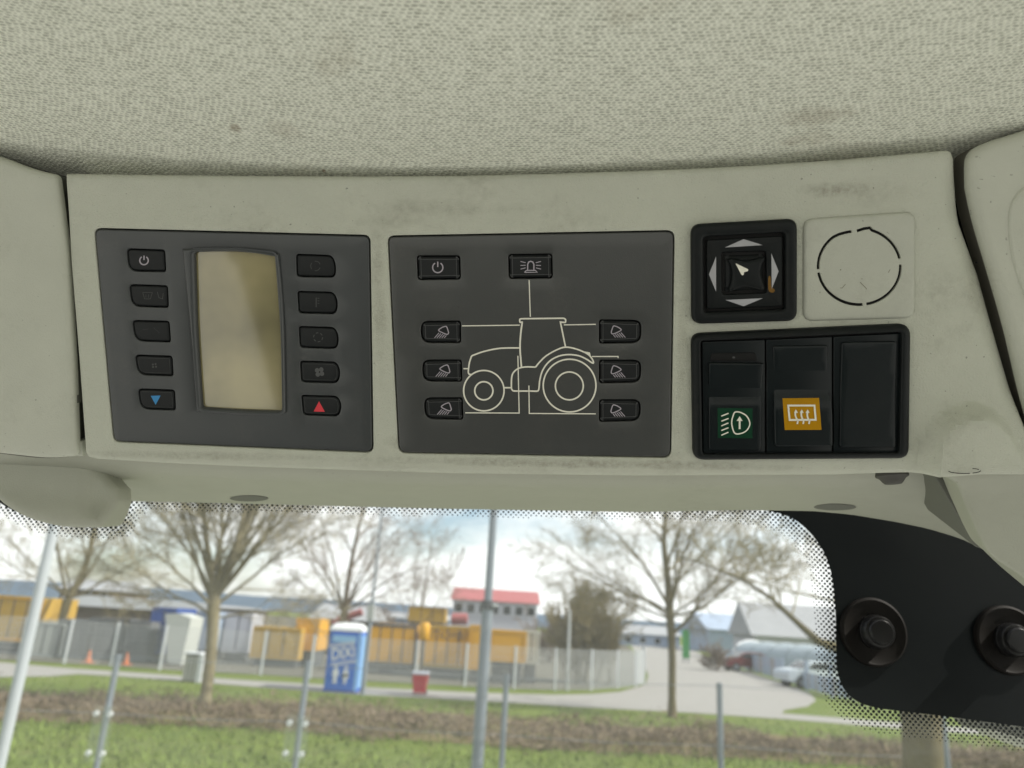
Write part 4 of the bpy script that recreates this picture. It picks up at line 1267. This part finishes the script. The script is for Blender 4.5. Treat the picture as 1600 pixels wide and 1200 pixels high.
# ---- near wire fence
t = thing('wire_fence', W(790, 1150, 12), 'near wire fence of thin grey steel posts along the hedge', 'fence')
MWf = []
for px, py, topy, xo in ((168, 1110, 1022, 0), (472, 1110, 1032, 0), (788, 1120, 1054, 0), (1125, 1120, 1067, 0), (1477, 1160, 1085, 0), (-150, 1110, 1005, 0)):
    p = W(px, py, 12.0); zt = W(px, topy, 12.0).z; p.z = 0
    b = MB(); b.tube([p, p + Vector((0, 0, zt))], .042, 8); o = b.obj('post', M['steel'], t)
    MWf.append((p, zt))
MWf.sort(key=lambda q: q[0].x)
b = MB()
for (p, z0), (q, z1) in zip(MWf[:-1], MWf[1:]):
    for k in (.98, .55):
        b.tube([p + Vector((0, -.03, z0 * k)), (p + q) / 2 + Vector((0, -.03, (z0 + z1) / 2 * k - .03)), q + Vector((0, -.03, z1 * k))], .004, 4)
b.obj('wire', M['steel'], t)
for k, (px, y0, y1, wd) in enumerate(((467, 1118, 1190, .16), (165, 1103, 1190, .14))):
    a = W(px, y1, 11.9); c = W(px, y0, 11.9)
    b = MB(); b.box((-wd, -.012, a.z), (wd, .0, c.z), Matrix.Translation(Vector((c.x, 11.90, 0))))
    pl_ = b.obj('clear_plate', M['clear'], t)
    for sx in (-.7, .7):
        for z in (a.z + .1, c.z - .1):
            b = MB(); b.tube([Vector((c.x + sx * wd, 11.85, z)), Vector((c.x + sx * wd, 11.89, z))], .035, 10); b.obj('bolt', M['white'], pl_)

# ---- mesh fence round the yard
posts = [(-330, 1014, 934), (-200, 1021, 948), (-85, 1026, 956), (28, 1031, 963), (100, 1037, 971), (173, 1041, 978), (249, 1047, 984), (330, 1051, 988), (407, 1055, 991.5), (484, 1060, 996), (566, 1065, 1000), (648, 1069, 1003), (726, 1073, 1006), (803, 1077, 1010), (867, 1079, 1013), (924, 1079, 1015), (965, 1076, 1017), (993, 1073, 1018), (1006, 1069, 1018), (1007, 1058, 1013), (1003, 1044, 1008)]
t = thing('mesh_fence', G(726, 1073), 'pale wire mesh fence with white posts along the far side of the road', 'fence')
fp = [(G(x, y), W(x, ty, G(x, y).y).z) for x, y, ty in posts]
fh = 1.62
b = MB(); b.box((-.045, -.03, 0), (.045, .03, fh + .03)); pm = b.obj('post', M['white'], t)
p0 = pm
for i, (p, z) in enumerate(fp):
    o = p0 if i == 0 else p0.copy()
    if i: COL.objects.link(o)
    o.parent = t
    o.location = MW[t.name].inverted() @ Vector((p.x, p.y, 0))
pm.data.transform(Matrix.Translation(Vector((0, 0, 0))))
# post mesh was made around the fence origin: recentre it
pm.data.transform(Matrix.Translation(MW[t.name].translation))
b = MB()
for (p, _), (q, _) in zip(fp[:-1], fp[1:]):
    ln = (q - p).length
    for k in range(9):
        z = Vector((0, 0, .06 + k * .19))
        b.tube([p + z, q + z], .007, 3, cap=False)
    n = max(2, int(ln / .055))
    for i in range(1, n):
        c = p.lerp(q, i / n)
        b.tube([c + Vector((0, 0, .03)), c + Vector((0, 0, fh))], .0065, 3, cap=False)
tag(b.obj('wire_mesh', M['wire'], t, fin=False), kind='stuff')

# ---- boxy things in the yard
def pxbox(px0, px1, yt, yb_, Y):
    a = W(px0, yt, Y); c = W(px1, yb_, Y)
    m_ = (px0 + px1) / 2
    return a.x, c.x, max(.0, W(m_, yb_, Y).z), W(m_, yt, Y).z
def container(px0, px1, yt, yb_, Y, depth, m, label, nd=4, cat='container', legs=True, group=None, roof=None, text=None):
    x0, x1, z0, z1 = pxbox(px0, px1, yt, yb_, Y)
    t = thing('container', Vector(((x0 + x1) / 2, Y + depth / 2, 0)), label, cat, group)
    fr = .09
    b = MB(); b.box((x0, Y, z0), (x1, Y + depth, z1)); b.obj('body', m, t)
    b = MB()
    for xx in (x0, x1):
        b.box((xx - fr / 2, Y - .05, z0 - .01), (xx + fr / 2, Y - .003, z1 + .01))
    b.box((x0 + fr / 2, Y - .05, z1 - .12), (x1 - fr / 2, Y - .003, z1 + .01)); b.box((x0 + fr / 2, Y - .05, z0 - .01), (x1 - fr / 2, Y - .003, z0 + .12))
    b.obj('frame', roof or m, t)
    gap = (x1 - x0 - fr) / nd
    for k in range(nd):
        b = MB(); b.box((x0 + fr / 2 + gap * k + .035, Y - .032, z0 + .15), (x0 + fr / 2 + gap * (k + 1) - .035, Y - .002, z1 - .15)); b.obj('panel', m, t)
    b = MB()
    for k in range(nd - 1):
        xx = x0 + fr / 2 + gap * (k + 1); b.box((xx - .03, Y - .03, z0 + .13), (xx + .03, Y - .004, z1 - .13))
    if nd > 1: b.obj('seam_bars', M['dark'], t)
    if z0 > .15:
        b = MB(); b.box((x0 + .1, Y + .05, 0), (x1 - .1, Y + depth - .05, z0 - .01)); b.obj('base', M['dark'], t)
    if text:
        vs, fs = text_mesh(text, 1.0)
        wdt = max(v.x for v in vs) - min(v.x for v in vs)
        s = (x1 - x0) * .86 / wdt; sy = .50
        wv = [Vector(((x0 + x1) / 2 + v.x * s, Y - .036, z1 - .42 + v.y * sy)) for v in vs]
        mk('lettering', wv, fs, M['dark'], t, fin=False)
    return t
CG = 'yellow containers in the yard'
container(576, 646, 975, 1040, 37, 2.4, M['yellow'], 'yellow container with dark seams just right of the blue toilet', 4, group=CG, roof=M['dark'])
container(664, 734, 978, 1043, 36.5, 2.4, M['yellow'], 'yellow container with dark lettering along its top, left of the grey pole', 4, group=CG, roof=M['yellowd'], text='ATTACHMENT')
container(736, 757, 977, 1046, 35.5, 3.2, M['yellow'], 'narrow bright yellow container end directly left of the grey pole', 1, group=CG)
container(768, 819, 985, 1034, 35.5, 2.4, M['yellow'], 'short plain yellow container on a dark base right of the grey pole', 1, group=CG)
container(820, 840, 985, 1038, 36.5, 2.4, M['tarp'], 'pale grey upright box at the right end of the yellow containers', 2, cat='box')
container(-60, 54, 930, 1000, 36, 3, M['yellowd'], 'rusty yellow container at the left edge behind the white pole', 6, group=CG, roof=M['yellow'])
container(398, 464, 980, 1030, 37.5, 2.4, M['yellowd'], 'dull yellow container behind the fence left of the blue toilet', 3, group=CG)
container(466, 493, 966, 1016, 38.5, 2.4, M['yellow'], 'taller bright yellow machine box close to the left of the toilet', 1, group=CG)
container(241, 264, 949, 1022, 36, 2.4, M['bluec'], 'tall deep blue container behind the fence left of the thick tree', 2)
container(640, 694, 949, 972, 62, 3, M['yellowd'], 'ochre cabin roof block far behind the containers', 3, cat='cabin')
container(356, 386, 958, 1020, 40, 2.0, M['wallw'], 'white cabin just right of the thick tree trunk', 2, cat='cabin')
container(312, 330, 955, 1015, 39, 2.0, M['wallblue'], 'narrow blue grey cabin hidden behind the thick tree trunk', 1, cat='cabin')
for k, (x0, x1, y0, y1) in enumerate(((58, 92, 972, 1030), (96, 138, 968, 1030), (143, 190, 966, 1034), (194, 224, 970, 1036))):
    container(x0, x1, y0, y1, 35, 1.6, M['greyc'] if k % 2 else M['tarp'] if k == 0 else M['greyc'], ('pale grey block stack right beside the white pole', 'grey block stack, second from the white pole', 'dark grey block stack left of the blue container, wider', 'grey block stack touching the blue container')[k], 3, cat='block stack', group='grey stacks behind the fence')
# tarpaulin stack
x0, x1, z0, z1 = pxbox(258, 288, 960, 1028, 34.5)
b = MB(); b.prism([(x0, 34.5, z1), (x0 + .45, 34.5, .1), (x1 - .1, 34.5, .05), (x1, 34.5, z1 - .1), (x0 + .5 * (x1 - x0), 34.5, z1 + .06)], (0, 1.5, 0))
tag(b.obj('tarpaulin_stack', M['tarp']), 'pale tarpaulin covered stack in front of the blue container', 'stack')
# standing yellow machine head
base = W(656, 1066, 33); base.z = 0
t = thing('machine_arm', base, 'yellow round-headed machine arm on a brown post between two yellow containers', 'machine')
z0 = W(656, 1000, 33).z; z1 = W(656, 972, 33).z
b = MB(); b.tube([base, base + Vector((0, 0, z0))], .10, 8); b.obj('post', M['wallb'], t)
b = MB(); b.tube([base + Vector((0, 0, z0)), base + Vector((0, 0, z0 + .1)), base + Vector((0, 0, z1 - .12)), base + Vector((0, 0, z1))], [.14, .22, .23, .16], 12); b.obj('head', M['yellow'], t)
for px, py, lb_ in ((139, 1026, 'orange traffic cone behind the fence, nearer the white pole'), (198, 1029, 'orange traffic cone behind the fence, below the grey stack by the blue container')):
    p = W(px, py, 33.5); p.z = 0
    t = thing('traffic_cone', p, lb_, 'traffic cone', 'orange cones behind the fence')
    b = MB(); b.tube([p + Vector((0, 0, .03)), p + Vector((0, 0, .48))], [.12, .03], 12); b.obj('cone', M['orange'], t)
    b = MB(); b.box((-.2, -.2, 0), (.2, .2, .03), Matrix.Translation(p)); b.obj('foot', M['orange'], t)

# ---- blue portable toilet
pf = G(529, 1082)
Yp = pf.y; X0 = W(505, 1080, Yp).x; X1 = W(555, 1085, Yp).x
Hh = W(535, 986, Yp).z
t = thing('portable_toilet', Vector(((X0 + X1) / 2, Yp + .55, 0)), 'bright blue portable toilet with white roof and two white figures on its door', 'portable toilet')
D = 1.1
b = MB(); b.box((X0, Yp, 0), (X1, Yp + D, Hh)); b.obj('cabin', M['potty'], t)
b = MB()
for k in range(4):
    y0 = Yp + .08 + k * .25; b.box((X1 + .002, y0, .15), (X1 + .03, y0 + .19, Hh - .12))
b.obj('side_rib', M['pottyl'], t)  # lighter blue on this side puts the sunlight into the colour
wd = X1 - X0
b = MB(); b.box((X0 + .07, Yp - .035, .10), (X1 - .09, Yp - .002, Hh - .08)); dr = b.obj('door', M['potty'], t)
b = MB(); b.box((X0 + .12, Yp - .050, Hh - .36), (X1 - .16, Yp - .037, Hh - .14)); b.obj('vent_panel', M['pottyl'], dr)
b = MB(); b.box((X1 - .085, Yp - .03, .05), (X1 - .002, Yp - .004, Hh - .05)); b.obj('corner_strip', M['pottyl'], t)
ang = R(11)
cx = (X0 + X1) / 2 - .02
zc = .63 * Hh
vs, fs = text_mesh('DIXI', .44, .10, .008)
dxw = max(v.x for v in vs) - min(v.x for v in vs)
def tilt(u, v, y): return Vector((cx + u * math.cos(ang) - v * math.sin(ang), y, zc + u * math.sin(ang) + v * math.cos(ang)))
mk('lettering', [tilt(v.x * .80 / dxw, v.y * 1.15, Yp - .058) for v in vs], fs, M['white'], dr, fin=False)
b = MB()
for v0, v1 in ((.24, .275), (.31, .34), (-.275, -.24), (-.34, -.31)):
    b.poly([tilt(-.42, v0, Yp - .056), tilt(.42, v0, Yp - .056), tilt(.42, v1, Yp - .056), tilt(-.42, v1, Yp - .056)])
b.obj('sign_line', M['white'], dr, fin=False)
for k, sx in enumerate((-.17, .17)):
    b = MB(); y = Yp - .04
    x = cx + sx; z0 = .27
    body = [(-.09, .55), (-.12, .30), (-.08, .28), (-.06, .46), (-.07, 0), (-.01, 0), (0, .28), (.01, 0), (.07, 0), (.06, .46), (.08, .28), (.12, .30), (.09, .55)] if k == 0 else [(-.07, .55), (-.13, .30), (-.09, .28), (-.06, .42), (-.11, .20), (-.05, .20), (-.05, 0), (-.01, 0), (0, .18), (.01, 0), (.05, 0), (.05, .20), (.11, .20), (.06, .42), (.09, .28), (.13, .30), (.07, .55)]
    b.prism([(x + u * .9, y, z0 + v * .82) for u, v in body], (0, -.012, 0))
    b.prism([(x + .055 * math.cos(R(a)), y, z0 + .525 + .055 * math.sin(R(a))) for a in range(0, 360, 30)], (0, -.012, 0))
    b.obj('figure', M['white'], dr)
zr = W(535, 976, Yp).z - Hh
b = MB()
ring = []
for s, z in ((1.03, 0), (1.03, .08), (.96, .13), (.75, .13 + zr * .55), (.35, .13 + zr * .7)):
    ring.append([Vector(((X0 + X1) / 2 + sx * wd / 2 * s, Yp + D / 2 + sy * D / 2 * s, Hh + z)) for sx, sy in ((-1, -1), (1, -1), (1, 1), (-1, 1))])
V = [v for r in ring for v in r]; Fc = [(0, 3, 2, 1), (16, 17, 18, 19)]
for i in range(4):
    for j in range(4): Fc.append((i * 4 + j, i * 4 + (j + 1) % 4, (i + 1) * 4 + (j + 1) % 4, (i + 1) * 4 + j))
mk('roof', V, Fc, M['white'], t)
b = MB(); b.box((X0 - .03, Yp - .04, .001), (X1 + .04, Yp + D + .03, .07)); b.obj('skid', M['bluec'], t)

# ---- red wheeled bin
p = G(654, 1087)
t = thing('wheeled_bin', p, 'small red wheeled bin at the roadside right of the toilet', 'bin')
hb_ = W(654, 1049, p.y).z
V = []
for z, a, d0, d1 in ((.08, .19, -.02, .42), (hb_ - .10, .26, -.10, .50)):
    V += [p + Vector((-a, d0, z)), p + Vector((a, d0, z)), p + Vector((a, d1, z)), p + Vector((-a, d1, z))]
mk('body', V, [(3, 2, 1, 0), (4, 5, 6, 7), (0, 1, 5, 4), (1, 2, 6, 5), (2, 3, 7, 6), (3, 0, 4, 7)], M['redbin'], t)
b = MB(); b.prism([p + Vector((-.28, -.13, hb_ - .095)), p + Vector((-.28, -.13, hb_ - .06)), p + Vector((-.28, .2, hb_)), p + Vector((-.28, .54, hb_ - .02)), p + Vector((-.28, .54, hb_ - .095))], (.56, 0, 0)); b.obj('lid', M['wallw'], t)
for sx in (-.2, .2):
    b = MB(); b.tube([p + Vector((sx - .025, .40, .1)), p + Vector((sx + .025, .40, .1))], .1, 12); b.obj('wheel', M['tyre'], t)

# ---- meter cabinet by the fence
p = G(296, 1066)
t = thing('meter_cabinet', p, 'grey slatted cabinet with a white corner post left of the thick tree', 'cabinet')
x0 = W(284, 1060, p.y).x; x1 = W(306, 1060, p.y).x; zt = W(295, 1022, p.y).z
b = MB(); b.box((x0, p.y, 0), (x1, p.y + .5, zt)); b.obj('box', M['gravel'], t)
for k in range(4):
    xx = x0 + (x1 - x0) * (k + .15) / 4; b = MB(); b.box((xx, p.y - .03, .05), (xx + (x1 - x0) * .17, p.y - .002, zt - .05)); b.obj('slat', M['conc'], t)
b = MB(); b.box((x0 - .04, p.y - .05, zt + .002), (x1 + .05, p.y + .52, zt + .06)); b.obj('lid', M['white'], t)
b = MB(); b.box((x1 + .02, p.y - .08, 0), (x1 + .16, p.y + .06, zt)); b.obj('corner_post', M['white'], t)

# ---- buildings
def hall(name, px0, px1, y_eave, y_ridge, Y, depth, wall, roof, label, cat, wins=0, ww=(.55, .8), wy=.55, fascia=None, over=.4):
    x0 = W(px0, y_eave, Y).x; x1 = W(px1, y_eave, Y).x
    m_ = (px0 + px1) / 2
    ze = W(m_, y_eave, Y).z; zr = W(m_, y_ridge, Y + depth / 2).z
    t = thing(name, Vector(((x0 + x1) / 2, Y + depth / 2, 0)), label, cat)
    b = MB(); b.box((x0, Y, 0), (x1, Y + depth, ze)); b.obj('wall', wall, t)
    pr = [(x0 - over, Y - over, ze + .01), (x0 - over, Y + depth / 2, max(zr, ze + .2)), (x0 - over, Y + depth + over, ze + .01)]
    b = MB(); b.prism(pr, (x1 - x0 + 2 * over, 0, 0)); b.obj('roof', roof, t)
    if fascia:
        b = MB(); b.box((x0 - over, Y - over - .12, ze - .35), (x1 + over, Y - over - .005, ze + .3)); b.obj('fascia', fascia, t)
    for k in range(wins):
        xx = x0 + (x1 - x0) * (k + .5) / wins; hw = (x1 - x0) / wins * ww[0] / 2
        zc_ = ze * wy; hh = ww[1] / 2
        b = MB()
        b.box((xx - hw - .08, Y - .05, zc_ + hh), (xx + hw + .08, Y - .003, zc_ + hh + .08)); b.box((xx - hw - .08, Y - .05, zc_ - hh - .08), (xx + hw + .08, Y - .003, zc_ - hh))
        b.box((xx - hw - .08, Y - .05, zc_ - hh), (xx - hw, Y - .003, zc_ + hh)); b.box((xx + hw, Y - .05, zc_ - hh), (xx + hw + .08, Y - .003, zc_ + hh))
        f_ = b.obj('window', M['white'], t)
        b = MB(); b.box((xx - hw, Y - .03, zc_ - hh), (xx + hw, Y - .002, zc_ + hh)); b.obj('pane', M['glassd'], f_)
    return t
hall('house', 708, 840, 940, 921, 72, 9, M['wallw'], M['roofred'], 'white house with a flat red roof and a band of windows behind the grey pole', 'house', 7, (.62, .75), .84, over=.25)
hall('hall', 112, 322, 943, 944, 52, 14, M['wallb'], M['roofgrey'], 'long low dark hall with a bright white roof edge at the left', 'hall', 0, fascia=M['white'])
hall('house', 95, 178, 921, 906, 80, 8, M['wallb'], M['roofgrey'], 'brown grey house showing above the long dark hall', 'house', 3, (.4, 1.2), .8)
hall('house', 492, 566, 968, 944, 50, 8, M['wallb'], M['roofgrey'], 'low house with a grey roof right behind the toilet', 'house', 0)
hall('shed', 560, 700, 966, 957, 84, 10, M['wallblue'], M['roofgrey'], 'long flat grey shed in the distance behind the yellow containers', 'shed', 0)
hall('warehouse', 1108, 1170, 985, 960, 130, 18, M['wallblue'], M['wallblue'], 'blue grey warehouse in the distance right of the bare tree', 'warehouse', 0)
hall('barn', 1180, 1420, 1000, 949, 96, 9, M['wallw'], M['roofgrey'], 'barn with a big grey sloping roof beside the dotted glass edge', 'barn', 0, over=.6)
hall('shed', 970, 1062, 992, 978, 150, 12, M['wallblue'], M['roofgrey'], 'far blue grey shed at the end of the side road', 'shed', 4, (.4, 1.0), .5)
# red crane truck boom over the house
b = MB(); q = [W(508, 950, 47), W(530, 958, 47), W(566, 965, 47)]
q2 = [W(566, 956, 47), W(536, 966, 47), W(520, 975, 47)]
tag(MB().tube(q2, .22, 6).obj('red_beam', M['roofred']), 'red steel beam slanting above the toilet roof', 'beam')
p = W(717, 975, 60); c0_ = W(705, 967, 60); c1_ = W(731, 967, 60)
tag(MB().tube([c0_, c0_.lerp(c1_, .05), c0_.lerp(c1_, .95), c1_], [.15, .42, .42, .15], 12).obj('red_tank', M['roofred']), 'small dark red tank below the red-roofed house', 'tank')

# ---- right hand side: tunnel, fence, cars, sign
t = thing('tunnel_arch', G(1200, 1058), 'silver arched tarpaulin tunnel beside the junction, in front of the barn', 'tunnel')
a = W(1150, 1030, 80); c = W(1300, 1050, 68)
rad_ = 1.5
V, Fc = [], []
n1, n2 = 14, 14
zb = .0
A = Vector((a.x + 1.6, 80, 0)); B = Vector((c.x + 4, 66, 0))
ax = (B - A).normalized(); sd = Vector((-ax.y, ax.x, 0))
top_z = W(1180, 1003, 76).z
for i in range(n1 + 1):
    o_ = A.lerp(B, i / n1)
    for j in range(n2 + 1):
        th = math.pi * j / n2
        V.append(o_ + sd * (-2.6 * math.cos(th)) + Vector((0, 0, top_z * math.sin(th) ** .7)))
for i in range(n1):
    for j in range(n2):
        Fc.append((i * (n2 + 1) + j, i * (n2 + 1) + j + 1, (i + 1) * (n2 + 1) + j + 1, (i + 1) * (n2 + 1) + j))
mk('cover', V, Fc, M['tunnel'], t)
for i in range(0, n1 + 1, 2):
    pts = [A.lerp(B, i / n1) + sd * (-2.67 * math.cos(math.pi * j / 12)) + Vector((0, 0, (top_z + .06) * math.sin(math.pi * j / 12) ** .7)) for j in range(13)]
    b = MB(); b.tube(pts, .09 if i == 0 else .05, 6); b.obj('hoop', M['white'] if i == 0 else M['tunnel'], t)
rp = [(1113, 1031), (1170, 1049), (1225, 1066), (1262, 1078), (1300, 1090), (1380, 1104)]
t = thing('blue_fence', G(1225, 1066), 'blue grey panel fence curving along the right side of the junction', 'fence')
q = [G(x, y) for x, y in rp]
for i, p in enumerate(q):
    b = MB(); b.tube([p, p + Vector((0, 0, 1.5))], .07 if i != 3 else .12, 8); b.obj('post', M['wallblue'], t)
for i in range(len(q) - 1):
    n = 9
    for k in range(n):
        s0, s1 = (k + .12) / n, (k + .88) / n
        u = q[i].lerp(q[i + 1], s0); v = q[i].lerp(q[i + 1], s1)
        hh = 1.35 if i < 2 else .9
        dn_ = (q[i + 1] - q[i]).normalized(); nn_ = Vector((-dn_.y, dn_.x, 0)) * .03
        b = MB(); b.prism([u + Vector((0, 0, .08)), v + Vector((0, 0, .08)), v + Vector((0, 0, hh)), u + Vector((0, 0, hh))], nn_); b.obj('panel', M['wallblue'] if k % 3 else M['roofgrey'], t)
def car(px, py, Y, yaw, paint, label):
    c = W(px, py, Y); c.z = 0
    Mx = Matrix.Translation(c) @ Matrix.Rotation(R(yaw), 4, 'Z')
    t = thing('parked_car', c, label, 'car', 'cars parked by the barn', frame=Mx)
    prof = [(-2.05, .35), (-2.1, .75), (-1.95, .95), (-1.15, 1.02), (-.55, 1.42), (.75, 1.45), (1.55, 1.05), (2.0, .95), (2.1, .7), (2.1, .35)]
    b = MB(); b.prism([Mx @ Vector((x, -.82, z)) for x, z in prof], Mx.to_3x3() @ Vector((0, 1.64, 0))); b.obj('body', paint, t)
    for y in (-.835, .835):
        b = MB(); b.prism([Mx @ Vector((x, y, z)) for x, z in ((-1.0, 1.04), (-.48, 1.36), (.65, 1.39), (1.3, 1.05))], Mx.to_3x3() @ Vector((0, .012 if y < 0 else -.012, 0))); b.obj('side_window', M['glassd'], t)
    for x, z0_, x2, z2 in ((-1.12, 1.05, -.58, 1.39), (.80, 1.41, 1.48, 1.09)):
        b = MB(); n_v = Vector(((-1 if x < 0 else 1) * .02, 0, .02))
        b.prism([Mx @ (Vector(v) + n_v) for v in ((x, -.7, z0_), (x, .7, z0_), (x2, .68, z2), (x2, -.68, z2))], Mx.to_3x3() @ (-n_v * .5)); b.obj('windscreen', M['glassd'], t)
    for x in (-1.3, 1.3):
        for y in (-.84, .66):
            b = MB(); b.tube([Mx @ Vector((x, y, .32)), Mx @ Vector((x, y + .18, .32))], .32, 14); w_ = b.obj('wheel', M['tyre'], t)
            b = MB(); b.tube([Mx @ Vector((x, y - .01, .32)), Mx @ Vector((x, y + .19, .32))], .19, 10); b.obj('rim', M['steel'], w_)
    return t
car(1272, 1066, 47, 12, M['carw'], 'white car parked behind the blue grey fence near the dotted edge')
car(1168, 1036, 64, 8, M['cardark'], 'dark red car half hidden under the silver tunnel arch')
p = W(1072, 1010, 75); p.z = 0
t = thing('sign_board', p, 'narrow green sign board right behind the straight bare tree', 'sign')
b = MB(); b.box((-.32, 0, .4), (.32, .12, 2.9), Matrix.Translation(p)); b.obj('board', M['greens'], t)
for sx in (-.2, .2):
    b = MB(); b.box((sx - .05, .13, 0), (sx + .05, .22, 2.8), Matrix.Translation(p)); b.obj('post', M['steel'], t)
p = G(985, 1004)
t = thing('road_barrier', p, 'small orange road barrier far down the side road', 'barrier')
b = MB(); b.box((-1.6, 0, .7), (1.6, .1, 1.6), Matrix.Translation(p)); b.obj('board', M['orange'], t)
for sx in (-1.2, 1.2):
    b = MB(); b.box((sx - .08, .11, 0), (sx + .08, .25, 1.4), Matrix.Translation(p)); b.obj('leg', M['dark'], t)
# ---- unseen dark floor and rear wall, added to cut light from below and behind
M['mat'] = simple('black_blocker', (.04, .042, .042, 1), .8, .3)
sheet('cab_floor_blocker', [(-.85, -.98, 0), (.85, -.98, 0), (.85, .42, 0), (-.85, .42, 0)], M['mat'], 1.15)
b = MB(); b.box((-.85, -1.05, 1.15), (.85, -1.0, 1.82)); b.box((-.85, -1.07, 1.822), (.85, -.97, 1.88))
tag(b.obj('rear_wall_blocker', M['mat']), kind='structure')
